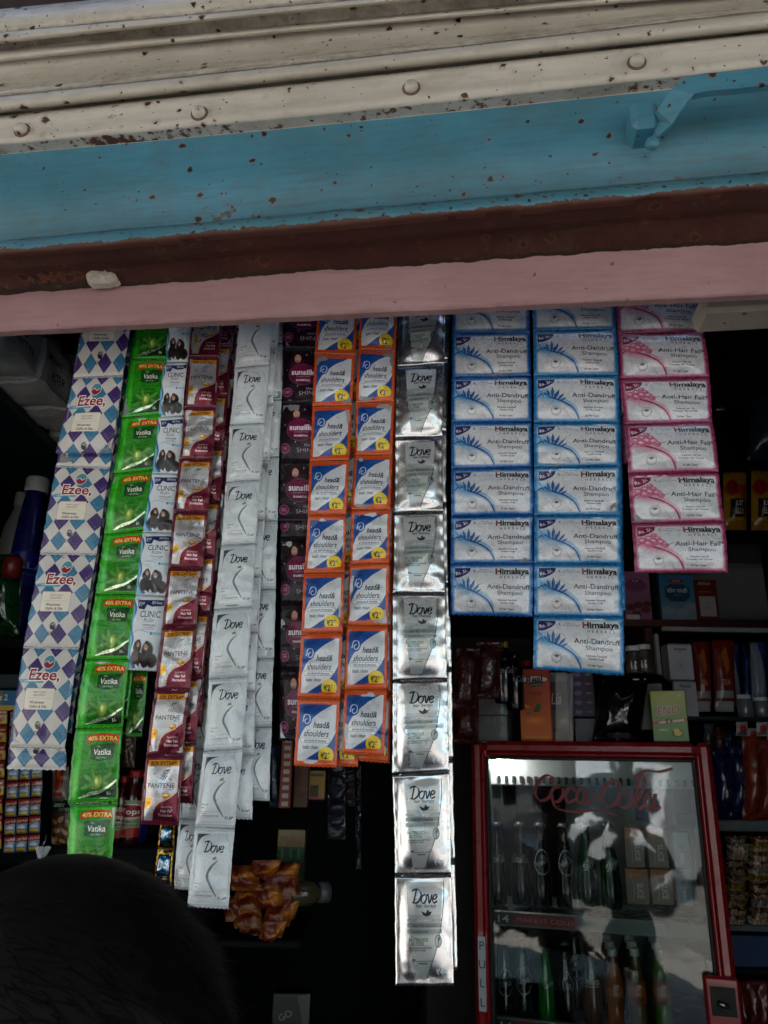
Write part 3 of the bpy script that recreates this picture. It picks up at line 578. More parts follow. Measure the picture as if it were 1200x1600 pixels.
def solid(name, lines, nx, m, parent=None, back=.03, wob=0, seed=0, **kw):
    # the band with a real thickness behind it
    v, f, uv = band(lines, nx, wob, seed); n = len(v); k = len(lines)
    v2 = [Vector((p.x, p.y + back, p.z)) for p in v]; f2 = [tuple(i + n for i in q[::-1]) for q in f]
    side = []
    for i in range(nx - 1):
        side.append((i, i + 1, n + i + 1, n + i)); b0 = (k - 1) * nx + i; side.append((b0 + 1, b0, n + b0, n + b0 + 1))
    for j in range(k - 1):
        side.append((j * nx, n + j * nx, n + (j + 1) * nx, (j + 1) * nx)); e = j * nx + nx - 1; side.append((e, e + nx, n + e + nx, n + e))
    me = mesh(name, v + v2, f + f2 + side, [m], uv + uv)
    me.polygons.foreach_set('use_smooth', [True] * (2 * len(f)) + [False] * len(side))
    return link(name, me, parent)

def bead(lines, bulge, n=7, d0=0.0, sg=-1):
    # rounded roll between two lines
    (d, a, b_, c), (d2, a2, b2, c2) = lines; out = []
    for k in range(n):
        t = k / (n - 1); s_ = 1 - (1 - 2 * t) ** 2; s_ = math.sqrt(max(s_, 0))
        e = .5 - .5 * math.cos(math.pi * t); out.append((d + (d2 - d) * e + sg * bulge * s_, a + (a2 - a) * e, b_ + (b2 - b_) * e, c + (c2 - c) * e))
    return out
NX = 170
# rolling shutter: top edge plates, beads, the curved slat, the flat riveted rail
sh = empty('rolling_shutter', P(600, 80, .79, TW), 'cream enamelled rolling shutter with rust freckles, rolled up above the opening', 'shutter')
solid('housing', [(.84, -95, -140, -190), (.84, 20, -42, -106)], NX, simple('dark_red_primer', (44, 18, 18), .7, var=.3, bump=.4), sh)
solid('upper_slat', [(.80, 14, -46, -108), (.79, 30, -26, -84), (.795, 50, -6, -64)], NX, cream, sh)
solid('bead', bead([(.805, 50, -4, -62), (.812, 69, 7, -45)], .022, 9), NX, cream, sh)
sl_ = [(.815, 69, 8, -45)] + [(.815 + .026 * math.sin(math.pi * t) - .01 * t, 70 + 82 * t, 9 + 78 * t, -43 + 61 * t) for t in np.linspace(.05, .97, 9)]
solid('slat', sl_, NX, cream, sh)
solid('bead', bead([(.803, 151, 86, 17), (.815, 177, 111, 47)], .026, 9), NX, cream, sh)
solid('groove', [(.815, 174, 109, 45), (.83, 184, 118, 53), (.80, 187, 120, 56)], NX, cream, sh, back=.02)
rail = solid('bottom_rail', bead([(.80, 182, 116, 51), (.796, 195, 128, 62)], .004, 4) + [(.795, 215, 150, 88), (.795, 224, 167, 103), (.80, 228, 171, 106)], NX, cream2, sh, back=.02)
rivet_shade_ring = simple('rivet_shade_ring', (112, 92, 72), .8, var=.3, scale=60)  # darker outline coloured round each rivet, standing in for its weak shading
for (px, py) in ((-240, 232), (35, 204), (312, 178), (643, 138), (995, 98), (1370, 52), (1800, -4), (-560, 270)):
    c = P(px, py, .795, TW); b = MB()
    prof = [(.0125, -.004), (.012, .0012), (.0092, .002), (.0092, .005), (.0078, .0088), (.005, .0112), (.002, .0122), (0, .0123)]
    M = Matrix.Translation(c + Vector((0, .001, 0))) @ Matrix.Rotation(R(8) * -1, 4, 'Z') @ Matrix.Rotation(R(90), 4, 'X')
    b.lathe([(.0122, -.003), (.0122, .0022), (.009, .0026)], 16, M=M, m=1); b.lathe(prof[2:], 16, M=M); b.build('rivet', [cream2, rivet_shade_ring], sh)
# blue steel beam
bm = empty('steel_beam', P(600, 250, .82, TW), 'sky blue painted steel beam over the opening, rusting along its lower lip', 'beam')
solid('gap_strip', [(.838, 205, 150, 88), (.834, 226, 168, 106), (.826, 234, 178, 112)], NX, dirtgap, bm)
web = solid('web', [(.826, 224, 167, 105), (.817, 229, 172, 108), (.815, 237, 180, 114), (.818, 300, 240, 180), (.82, 376, 322, 268)], NX, bluep, bm, back=.01, wob=1.2, seed=3)
solid('lip', [(.819, 376, 322, 268), (.808, 384, 330, 278), (.806, 392, 339, 287), (.812, 400, 348, 296)], NX, blued, bm, back=.006, wob=2.5, seed=5)
solid('underside', [(.812, 399, 347, 296), (.842, 412, 360, 312), (.868, 430, 382, 340), (.889, 451, 407, 370), (.899, 461, 417, 377)], NX * 3, brownp, bm, wob=3.2, seed=9)
# bracket on the web
br = MB()
def lay(pts):   # chain of points to world
    return [P(x, y, d, TW) for x, y, d in pts]
def slab(b, px, py, w, h, d, dep, bev=.003, rz=-8):
    c = P(px, py, d, TW); M = Matrix.Translation(c) @ Matrix.Rotation(R(rz), 4, 'Z')
    b.box(-w / 2, w / 2, -dep, .01, -h / 2, h / 2, c=bev, M=M)
slab(br, 1000, 208, .033, .04, .815, .034, .0065)
blueb = worn('sky_blue_enamel_bracket', (68, 122, 140), (78, 144, 170), .5, .9, speck=.74, dirt=.0)
bk = br.build('bracket_block', blueb, bm)
b = MB()
def strap(b, pts, w, th):
    v = []; f = []; n = len(pts)
    for (p, up) in pts:
        p = Vector(p); up = Vector(up).normalized() * w / 2; k = Vector((0, -th, 0)); v += [p + up, p + up + k, p - up + k, p - up]
    for i in range(n - 1):
        for q in range(4): f.append((i * 4 + q, i * 4 + (q + 1) % 4, (i + 1) * 4 + (q + 1) % 4, (i + 1) * 4 + q))
    f += [(0, 1, 2, 3)[::-1], ((n - 1) * 4, (n - 1) * 4 + 1, (n - 1) * 4 + 2, (n - 1) * 4 + 3)]
    b.add(v, f)
strap(b, [(P(1018, 210, .80, TW), (-.2, 0, 1)), (P(1034, 192, .785, TW), (-.6, 0, .8)), (P(1056, 160, .772, TW), (-.6, 0, .8)), (P(1074, 143, .765, TW), (-.3, 0, 1)), (P(1100, 138, .762, TW), (-.08, 0, 1)), (P(1150, 134, .76, TW), (-.05, 0, 1)), (P(1290, 118, .756, TW), (-.05, 0, 1))], .026, .009)
b.build('strap', blueb, bm)
b = MB(); c = P(1020, 222, .79, TW); b.lathe([(.008, -.006), (.008, .001), (.006, .003), (0, .0035)], 12, M=Matrix.Translation(c) @ Matrix.Rotation(R(90), 4, 'X')); b.build('bolt', blueb, bk)
# pink plastered lintel
lt = solid('lintel', [(.90, 430, 385, 345), (.90, 455, 410, 370), (.90, 478, 436, 400), (.90, 500, 465, 435), (.9005, 511, 480, 452), (.903, 519, 488, 460)], NX, pinkp, None, back=.012, wob=1.0, seed=14)
tag(lt, kind='structure')
# putty lump where beam and lintel meet
v = []; f = []; rng = random.Random(4); c0 = P(161, 437, .888, TW); n = 22
rim = [(.0255 + .004 * rng.uniform(-1, 1), 2 * math.pi * k / n) for k in range(n)]
v.append(c0 + Vector((0, -.014, 0)))
for lv, (s_, dy) in enumerate(((.35, -.0135), (.7, -.012), (.92, -.008), (1.0, 0.004))):
    for r_, a in rim: v.append(c0 + Vector((math.cos(a) * r_ * s_, dy + .0015 * rng.uniform(-1, 1), math.sin(a) * r_ * s_ * .52 + .002 * math.sin(3 * a))))
for k in range(n): f.append((0, 1 + k, 1 + (k + 1) % n))
for lv in range(3):
    for k in range(n): a = 1 + lv * n; f.append((a + k, a + n + k, a + n + (k + 1) % n, a + (k + 1) % n))
o = link('putty_patch', mesh('putty_patch', v, f, [simple('dry_putty', (186, 180, 168), .7, var=.15, scale=60, bump=.6)], smooth=False))
tag(o, 'pale dried putty lump stuck where brown beam underside meets pink lintel', 'putty')
# pale ledge right of the pink plaster
wwm = worn('old_whitewash', (150, 144, 132), (170, 164, 150), .8, .6, speck=.8, dirt=.0); b = MB(); pa, pb = P(1097, 470, .98, TW), P(1500, 470, .98, TW)
b.box(0, (pb - pa).length, 0, .06, 0, .03, c=.006, M=Matrix.Translation((pa.x, pa.y, P(1150, 484, .98, TW).z)) @ Matrix.Rotation(R(-8), 4, 'Z')); tag(b.build('ledge', wwm), kind='structure')
# rail the strips hang from
hr = MB(); pa, pb = P(-150, 462, 1.10, TW), P(1500, 440, 1.10, TW); pb.z = pa.z = 2.58
hr.tube([pa, pb], .006, 10); tag(hr.build('hanging_rail', darksteel), 'thin steel rail behind the pink lintel from which the sachet strips hang', 'rail')

# ------------------------------------------------------------------ sachet strips
def sachet_mesh(name, q, mats, seed, nx=20, ny=22, bul=.006, seal=(.07, .07, .07, .07), crk=1.0, zig=True):
    rng = np.random.default_rng(seed); tl, tr, br_, bl = [np.array(p) for p in q]
    U, V = np.meshgrid(np.linspace(0, 1, nx), np.linspace(0, 1, ny))
    ex = (tr - tl + br_ - bl) / 2; ez = (tl - bl + tr - br_) / 2; W, H = np.linalg.norm(ex), np.linalg.norm(ez)
    nrm = np.cross(ex, ez); nrm /= np.linalg.norm(nrm); nrm *= -1 if nrm[1] > 0 else 1
    base = (1 - V)[..., None] * ((1 - U)[..., None] * tl + U[..., None] * tr) + V[..., None] * ((1 - U)[..., None] * bl + U[..., None] * br_)
    sl, sr, st, sb = seal; a = np.clip((U - sl) / (1 - sl - sr), 0, 1); b = np.clip((V - st) / (1 - st - sb), 0, 1)
    # pillow: the liquid sags towards the foot
    pr = (1 - np.abs(2 * a - 1) ** 2.6) ** .8 * np.clip((1 - np.abs(2 * b - 1) ** 3) ** .8, 0, 1) * (.75 + .35 * b)
    bul = bul * rng.uniform(.6, 1.35); d = bul * pr
    X, Y = U * W, V * H; fold = np.zeros_like(U)
    for k in range(int(22 * crk) + 5):          # creases radiating from the seals and across the face
        side = rng.integers(0, 4)
        if side == 0: x0, y0, an = rng.uniform(.1, .9) * W, 0, rng.uniform(.9, 2.2)
        elif side == 1: x0, y0, an = rng.uniform(.1, .9) * W, H, -rng.uniform(.9, 2.2)
        elif side == 2: x0, y0, an = 0, rng.uniform(.1, .9) * H, rng.uniform(-.7, .7)
        else: x0, y0, an = W, rng.uniform(.1, .9) * H, math.pi + rng.uniform(-.7, .7)
        dx, dy = math.cos(an), math.sin(an); t = (X - x0) * dx + (Y - y0) * dy; s = -(X - x0) * dy + (Y - y0) * dx
        L = rng.uniform(.15, .6) * H; w = rng.uniform(.0018, .0045)
        fold += rng.uniform(-1, 1) * .0014 * np.exp(-(s / w) ** 2) * np.clip(1 - np.abs(t - L * .3) / L, 0, 1)
    wav = .0012 * np.sin(X / W * rng.uniform(3, 7) + rng.uniform(0, 6)) * np.sin(Y / H * rng.uniform(3, 7) + rng.uniform(0, 6))
    edge = np.minimum(np.minimum(U, 1 - U) * 14, np.minimum(V, 1 - V) * 14).clip(0, 1)
    d = d + (fold * crk * (.35 + .65 * (pr > .02)) + wav) * edge
    curl = rng.uniform(-.0035, .0035) * np.sin(np.pi * V) + rng.uniform(-.002, .002) * (U - .5)
    edgewave = .0007 * np.sin(V * rng.uniform(20, 40) + rng.uniform(0, 6)) * (1 - np.minimum(U, 1 - U) * 8).clip(0, 1)
    front = base + nrm * (d + curl + edgewave + .0003)[..., None]
    if zig:
        z = np.where(np.arange(nx) % 2 == 0, .0007, -.0007)
        front[0] += np.outer(z, ez / H); front[-1] += np.outer(z, ez / H)
    e2 = ex / W; jig = rng.normal(0, .0002, ny); front[:, 0] += jig[:, None] * e2; front[:, -1] += jig[::-1][:, None] * e2
    backp = base + nrm * (curl + edgewave - .0003 - .35 * bul * pr)[..., None]; backp[0] = front[0] - nrm * .0006; backp[-1] = front[-1] - nrm * .0006; backp[:, 0] = front[:, 0] - nrm * .0006; backp[:, -1] = front[:, -1] - nrm * .0006
    n = nx * ny; vv = np.concatenate([front.reshape(-1, 3), backp.reshape(-1, 3)]); uv = np.stack([U, 1 - V], -1).reshape(-1, 2); uv = np.concatenate([uv, uv])
    idx = np.arange(n).reshape(ny, nx); A_ = idx[:-1, :-1].ravel(); B_ = idx[:-1, 1:].ravel(); C_ = idx[1:, 1:].ravel(); D_ = idx[1:, :-1].ravel()
    F = np.concatenate([np.stack([A_, D_, C_, B_], 1), np.stack([A_, B_, C_, D_], 1) + n])
    ring = list(idx[0]) + list(idx[1:, -1]) + list(idx[-1, -2::-1]) + list(idx[-2:0:-1, 0]); S = [(ring[i], ring[(i + 1) % len(ring)], ring[(i + 1) % len(ring)] + n, ring[i] + n) for i in range(len(ring))]
    F = np.concatenate([F, np.array(S)]); mi = [0] * len(A_) + [1] * (len(A_) + len(S))
    return mesh(name, vv.tolist(), F.tolist(), mats, uv, mi)

CRIMP = {}
def strip(name, label, cat, rows, d, mats, group, t=TW * .75, seed=0, hang=True, first=0, **kw):
    """rows: (y left, x left, y right, x right) of each seam in photo pixels, top to bottom; a None starts a new run"""
    L0 = rows[0]; o = empty(name, P((L0[1] + L0[3]) / 2, (L0[0] + L0[2]) / 2, d, t), label, cat, group)
    rng = random.Random(seed); k = 0; offs = [(rng.uniform(-.0045, .0045), rng.uniform(-.0045, .0045)) for _ in rows]
    for r0, r1 in zip(rows, rows[1:]):
        o0, o1 = offs[k], offs[k + 1]
        q = [P(r0[1], r0[0] + .4, d + o0[0], t), P(r0[3], r0[2] + .4, d + o0[1], t), P(r1[3], r1[2] - .4, d + o1[0 if False else 1], t), P(r1[1], r1[0] - .4, d + o1[0], t)]
        m = mats if isinstance(mats, (list, tuple)) else [mats, back_foil]
        me = sachet_mesh('sachet', q, m, seed * 97 + k, **kw); link('sachet', me, o); k += 1
    return o
back_foil = simple('sachet_back_foil', (170, 172, 174), .35, .6)
def scaled(A, **kw): return art_mat(A, **kw)
M_argyle = art_mat(art_argyle(), .32, coat=.2, bump=.35)
M_green = art_mat(art_green().gain((1.1, 1.24, 1.0)), .28, metal=.1, coat=.25, bump=.4)
M_bw = art_mat(art_blue_white(), .32, coat=.3, bump=.35)
M_maroon = art_mat(art_maroon(), .3, metal=.3, coat=.25, bump=.4)
M_pale = art_mat(art_pale(), .3, metal=.08, coat=.3, bump=.45)
M_black = art_mat(art_black(), .3, coat=.08, bump=.5, spec=.3)
M_orange = art_mat(art_orange(), .3, metal=.12, coat=.3, bump=.4)
M_silver = art_mat(art_silver(), .26, metal=.4, coat=.1, bump=.12, noise_r=.07, bscale=40)
M_herbb = art_mat(art_herbal('blue_herbal_print', (26, 94, 168), (24, 56, 120), (64, 132, 190), 'Anti-Dandruff'), .28, metal=.1, coat=.3, bump=.4)
M_herbb2 = art_mat(art_herbal('sky_herbal_print', (34, 118, 178), (26, 60, 126), (70, 142, 196), 'Anti-Dandruff'), .28, metal=.1, coat=.3, bump=.4)
M_herbp = art_mat(art_herbal('pink_herbal_print', (150, 52, 96), (136, 32, 74), (196, 104, 136), 'Anti-Hair Fall*', True), .28, metal=.1, coat=.3, bump=.4)
BF = back_foil
DS = 1.08
def shift(rows, dx, dy, n=None, dxr=None): return [(a + dy, b + dx, c + dy, e + (dx if dxr is None else dxr)) for a, b, c, e in (rows[:n] if n else rows)]
# argyle detergent
A1 = [(450, 144, 448, 215), (590, 115, 586, 192), (709, 87, 709, 172)]
A2 = [(468, 137, 466, 212), (605, 112, 604, 190), (728, 88, 730, 172), (864, 63, 865, 151), (1010, 37, 1012, 124), (1167, 15, 1169, 102), (1202, 11, 1204, 102)]
A3 = [(450, 158, 448, 224), (560, 136, 556, 206), (675, 112, 676, 189), (800, 88, 802, 166), (935, 66, 936, 144), (1046, 46, 1047, 126), (1146, 30, 1146, 112)]
def crop_top(o, lo):      # the foot of the last sachet is folded under: its print stops early
    l = o.children[-1].data.uv_layers[0].data; a = np.zeros(len(l) * 2, dtype=np.float32); l.foreach_get('uv', a); a[1::2] = lo + a[1::2] * (1 - lo); l.foreach_set('uv', a)
def crop_last(o, frac):   # the last sachet of the strip was cut: show only the foot of its print
    me = o.children[-1].data
    l = me.uv_layers[0].data; a = np.zeros(len(l) * 2, dtype=np.float32); l.foreach_get('uv', a); a[1::2] *= frac; l.foreach_set('uv', a)
    return o
G = 'strips of sachets hanging under the lintel'
_a1 = strip('sachet_strip', 'short front strip of purple and teal argyle detergent sachets', 'sachet strip', A1, DS - .012, [M_argyle, BF], G, seed=1, bul=.005); crop_top(_a1, .13)
crop_last(strip('sachet_strip', 'long argyle detergent sachet strip reaching down to the yellow gum sachets', 'sachet strip', A2, DS, [M_argyle, BF], G, seed=2, bul=.006), .24)
strip('sachet_strip', 'rearmost argyle detergent strip, showing only as a sliver beside the green strip', 'sachet strip', A3, DS + .02, [M_argyle, BF], G, seed=3, bul=.004)
# green
G1 = [(478, 214, 474, 268), (561, 203, 560, 260), (653, 190, 647, 252), (740, 177, 734, 240), (835, 162, 828, 227), (928, 149, 929, 213), (1030, 134, 1030, 202), (1138, 118, 1137, 192), (1254, 106, 1252, 184)]
strip('sachet_strip', 'green shampoo sachet strip in front, its foot behind the dark haired head', 'sachet strip', G1 + [(1257, 110, 1256, 183), (1372, 104, 1374, 172)], DS - .002, [M_green, BF], G, seed=4, bul=.006)
strip('sachet_strip', 'green shampoo strip ending just below the short blue and white strip', 'sachet strip', [(470, 243, 470, 296), (560, 238, 560, 292), (700, 228, 700, 274), (860, 216, 860, 256), (1046, 201, 1046, 232), (1151, 196, 1151, 221)], DS + .03, [M_green, BF], G, seed=5, bul=.004)
strip('sachet_strip', 'green shampoo strip directly behind the front green strip, one edge peeping out', 'sachet strip', shift(G1, 7, -14, 8), DS + .012, [M_green, BF], G, seed=6, bul=.004)
# blue and white
strip('sachet_strip', 'blue and white shampoo sachet strip printed with two long haired women', 'sachet strip', [(480, 268, 479, 303), (566, 257, 566, 294), (652, 248, 650, 287), (740, 238, 741, 281), (832, 223, 833, 272), (930, 212, 932, 262), (1047, 197, 1049, 245)], DS - .004, [M_bw, BF], G, seed=7, bul=.005, seal=(.03, .03, .06, .06))
# maroon
MR = [(480, 302, 480, 349), (557, 295, 558, 343), (637, 288, 637, 338), (717, 280, 717, 332), (800, 271, 800, 325), (886, 263, 888, 317), (981, 254, 979, 307), (1078, 242, 1078, 297), (1180, 229, 1180, 287), (1288, 220, 1291, 279)]
MR2 = [(465, 322, 464, 364), (540, 316, 540, 361), (617, 309, 617, 356), (699, 301, 699, 350), (783, 293, 783, 345), (869, 287, 868, 337), (957, 279, 957, 329), (1058, 266, 1058, 317), (1160, 254, 1160, 307), (1254, 246, 1256, 302)]
strip('sachet_strip', 'maroon and silver shampoo strip in front with yellow bands, ending beside the gold sachets', 'sachet strip', MR, DS - .016, [M_maroon, BF], G, seed=8, seal=(.09, .08, .08, .06))
strip('sachet_strip', 'second maroon shampoo strip, half covered by the front maroon strip', 'sachet strip', MR2, DS - .002, [M_maroon, BF], G, seed=9, bul=.005, seal=(.09, .08, .08, .06))
strip('sachet_strip', 'shortest maroon shampoo strip at the back, its edge against the pale strips', 'sachet strip', shift(MR2, 9, -24, 9), DS + .012, [M_maroon, BF], G, seed=10, bul=.004)
# pale
D1 = [(480, 375, 474, 428), (575, 367, 570, 420), (664, 359, 661, 414), (754, 353, 750, 407), (853, 346, 849, 400), (953, 335, 948, 394), (1061, 326, 1057, 387), (1174, 318, 1170, 379), (1292, 305, 1295, 367), (1417, 293, 1421, 357)]
strip('sachet_strip', 'pale grey shampoo strip in front, the longest of the pale ones', 'sachet strip', D1, DS - .02, [M_pale, BF], G, seed=11, bul=.007, seal=(.05, .05, .05, .05))
strip('sachet_strip', 'pale grey shampoo strip second from the front, ending level with the gold sachets', 'sachet strip', [(462, 392, 460, 438), (548, 386, 545, 433), (634, 378, 632, 427), (722, 372, 720, 421), (815, 366, 812, 414), (903, 358, 900, 408), (990, 352, 988, 403), (1083, 343, 1080, 399), (1180, 336, 1180, 397), (1279, 329, 1281, 394)], DS - .004, [M_pale, BF], G, seed=12, bul=.005)
strip('sachet_strip', 'pale grey shampoo strip beside the black strip, ending above the orange snacks', 'sachet strip', [(455, 405, 452, 448), (538, 399, 536, 444), (626, 393, 625, 440), (716, 389, 714, 436), (815, 382, 814, 434), (922, 380, 921, 431), (1030, 378, 1029, 428), (1137, 378, 1136, 425), (1250, 382, 1252, 421)], DS + .008, [M_pale, BF], G, seed=13, bul=.006)
strip('sachet_strip', 'pale grey strip low at the left of the longest pale strip, behind maroon foot', 'sachet strip', [(480, 360, 480, 400), (700, 338, 700, 378), (900, 318, 900, 358), (1060, 300, 1060, 341), (1170, 289, 1170, 331), (1279, 280, 1281, 321), (1389, 272, 1393, 312)], DS + .022, [M_pale, BF], G, seed=14, bul=.005)
# black
strip('sachet_strip', 'upper black and magenta shampoo strip ending halfway down', 'sachet strip', [(460, 444, 458, 507), (545, 442, 544, 505), (630, 440, 629, 502), (720, 438, 720, 500), (815, 434, 816, 498)], DS + .002, [M_black, BF], G, seed=15, bul=.004)
strip('sachet_strip', 'long black and magenta shampoo strip hanging left of the orange strips', 'sachet strip', [(465, 446, 464, 504), (655, 441, 654, 500), (748, 439, 747, 498), (842, 437, 842, 496), (942, 438, 942, 497), (1046, 437, 1046, 496), (1158, 436, 1160, 495)], DS + .02, [M_black, BF], G, seed=16, bul=.004)
# orange
HA = [(475, 497, 474, 559), (553, 492, 555, 555), (635, 488, 634, 550), (721, 484, 719, 546), (805, 481, 805, 541), (896, 475, 895, 538), (990, 471, 989, 535), (1091, 465, 1093, 531), (1197, 459, 1200, 526)]
HB = [(470, 564, 470, 621), (547, 560, 548, 618), (630, 556, 628, 616), (712, 554, 711, 613), (797, 549, 797, 610), (883, 546, 880, 608), (978, 541, 978, 606), (1078, 538, 1078, 605), (1178, 535, 1182, 600)]
strip('sachet_strip', 'orange bordered blue and white shampoo strip beside the black strip, front one', 'sachet strip', HA, DS - .016, [M_orange, BF], G, seed=17, seal=(.1, .1, .1, .1))
strip('sachet_strip', 'orange bordered shampoo strip beside the silver strip, front one', 'sachet strip', HB, DS - .012, [M_orange, BF], G, seed=18, seal=(.1, .1, .1, .1))
strip('sachet_strip', 'orange bordered strip peeping out between the two front orange strips', 'sachet strip', [(a - 18 + i * 2.1, b + 14 + i * 2.5, c - 18 + i * 2.1, e + 10 + i * 2.9) for i, (a, b, c, e) in enumerate(HA)], DS + .004, [M_orange, BF], G, seed=19, bul=.004)
strip('sachet_strip', 'orange bordered strip mostly hidden behind the one next to the silver strip', 'sachet strip', [(a - 28 + i * 4.7, b + 6, c - 28 + i * 4.9, e + 2 + i * .8) for i, (a, b, c, e) in enumerate(HB)], DS + .006, [M_orange, BF], G, seed=20, bul=.004)
# silver
SV = [(470, 624, 468, 697), (573, 619, 569, 694), (685, 618, 683, 691), (802, 615, 799, 692), (927, 614, 927, 695), (1064, 614, 1062, 699), (1211, 613, 1206, 702), (1368, 617, 1367, 705), (1541, 618, 1541, 709)]
strip('sachet_strip', 'shiny silver conditioner strip, the longest of all, hanging nearly to the frame bottom', 'sachet strip', SV, DS - .01, [M_silver, BF], G, seed=21, bul=.008, crk=.75, nx=26, ny=30, seal=(.09, .05, .06, .06))
strip('sachet_strip', 'silver conditioner strip behind the longest silver one, only its edge showing', 'sachet strip', [(a - 4 - i * 2.5, b + 10, c - 4 - i * 2.5, e + 8 - i * .3) for i, (a, b, c, e) in enumerate(SV)], DS + .006, [M_silver, BF], G, seed=22, bul=.003, crk=.7)
# herbal
H1 = [(455, 708, 452, 827), (521, 706, 519, 828), (590, 706, 588, 830), (661, 705, 659, 831), (733, 705, 730, 833), (807, 705, 805, 834), (881, 704, 880, 834), (961, 704, 964, 832)]
H2 = [(452, 832, 450, 960), (517, 833, 515, 962), (588, 834, 587, 966), (661, 834, 660, 968), (730, 835, 728, 969), (806, 835, 805, 970), (881, 835, 881, 971), (963, 834, 964, 974), (1045, 833, 1056, 975)]
H3 = [(450, 962, 447, 1092), (521, 965, 519, 1100), (593, 968, 590, 1109), (663, 976, 660, 1113), (740, 982, 738, 1123), (818, 987, 815, 1132), (895, 992, 895, 1137)]
kw = dict(nx=28, ny=20, crk=1.3, bul=.0075, seal=(.05, .05, .08, .08))
strip('sachet_strip', 'blue edged anti-dandruff shampoo strip of wide sachets right next to the silver strip', 'sachet strip', H1, DS - .004, [M_herbb, BF], G, seed=23, **kw)
strip('sachet_strip', 'sky blue edged anti-dandruff shampoo strip, one sachet longer, over the juice carton', 'sachet strip', H2, DS - .008, [M_herbb2, BF], G, seed=24, **kw)
strip('sachet_strip', 'pink edged anti-hair fall shampoo strip with pink flowers', 'sachet strip', H3, DS - .006, [M_herbp, BF], G, seed=25, **kw)
strip('sachet_strip', 'pink edged shampoo strip behind the front pink one, its edge showing at its left', 'sachet strip', [(a - 14, b - 8, c - 14, e - 22) for a, b, c, e in H3[:5]], DS + .012, [M_herbp, BF], G, seed=26, **kw)
strip('sachet_strip', 'sky blue edged strip tucked behind the longer anti-dandruff strip', 'sachet strip', [(a - 10, b + 12, c - 10, e + 3) for a, b, c, e in H2[:8]], DS + .008, [M_herbb2, BF], G, seed=27, **kw)
# ------------------------------------------------------------------ street and surroundings behind the camera
def ground_mat():
    m, t, b = nodes('dusty_ground'); tc = N(t, 'ShaderNodeTexCoord'); n1 = N(t, 'ShaderNodeTexNoise', inp={'Scale': .6, 'Detail': 8.0}); n2 = N(t, 'ShaderNodeTexNoise', inp={'Scale': 25.0, 'Detail': 5.0})
    for n in (n1, n2): t.links.new(tc.outputs['Object'], n.inputs['Vector'])
    c = ramp(t, n1.outputs[0], [(.3, (.34, .31, .27)), (.7, (.46, .43, .38))]); t.links.new(mix(t, mth(t, 'MULTIPLY', n2.outputs[0], .3), c, (.2, .18, .15)), b.inputs['Base Color']); b.inputs['Roughness'].default_value = .9
    bp = N(t, 'ShaderNodeBump', inp={'Strength': .5, 'Distance': .02}); t.links.new(n2.outputs[0], bp.inputs['Height']); t.links.new(bp.outputs[0], b.inputs['Normal']); return m
b = MB(); b.add([(-150, -150, 0), (150, -150, 0), (150, 150, 0), (-150, 150, 0)], [(0, 1, 2, 3)]); tag(b.build('ground', ground_mat()), kind='structure')
road_m = simple('worn_asphalt', (128, 124, 118), .85, var=.2, scale=9, bump=.4)
b = MB(); b.add([(-150, -10.2, .004), (150, -10.2, .004), (150, -4.6, .004), (-150, -4.6, .004)], [(0, 1, 2, 3)]); tag(b.build('road', road_m), kind='structure')
shell('step', -3.2, 3.4, -1.3, -.2, -.1, .12, floor_m)
wallc = simple('lime_wash', (196, 190, 176), .85, var=.12, scale=2, bump=.2)
wallb = simple('pale_blue_wash', (150, 190, 204), .85, var=.12, scale=2, bump=.2)
shutm = simple('grey_shutter', (120, 126, 130), .5, .4, var=.15, scale=5)
# unseen masonry round the opening; side walls widened inward to block side light
shell('light_block_wall', -3.4, -.98, 1.16, 1.3, 0, 3.4, teal); shell('light_block_wall', 1.0, 4.6, .72, .95, 0, 3.4, teal)
shell('upper_wall', -3.4, 4.6, 1.02, 1.22, 2.99, 3.6, wallc); shell('roof', -3.6, 4.8, .8, 3.9, 3.6, 3.72, ceil_m)
# awning: corrugated sheet on pipes over the camera
aw = empty('awning', (0, .6, 2.9), 'corrugated metal awning over the shop front on steel pipes', 'awning'); b = MB(); n = 150; v = []; f = []
for j, (y, z) in enumerate(((.72, 3.12), (-2.35, 2.86))):
    for k in range(n): x = -4 + 9 * k / (n - 1); v.append((x, y, z + .015 * math.sin(k * math.pi * .5) + (.0015 if 0 else 0)))
m_ = len(v); v += [(x, y, z + .003) for x, y, z in v]
for k in range(n - 1): f += [(k, k + 1, n + k + 1, n + k), (m_ + k, m_ + n + k, m_ + n + k + 1, m_ + k + 1), (k, m_ + k, m_ + k + 1, k + 1), (n + k, n + k + 1, m_ + n + k + 1, m_ + n + k)]
b.add(v, f); b.build('sheet', simple('galvanised_sheet', (104, 100, 96), .5, .3, var=.25, scale=3), aw)
for x in (-3.6, 4.6): b = MB(); b.tube([(x, -2.25, .0), (x, -2.25, 2.82)], .03); b.build('post', darksteel, aw)
b = MB(); b.tube([(-3.9, -2.25, 2.83), (4.9, -2.25, 2.83)], .025); b.build('rail', darksteel, aw)
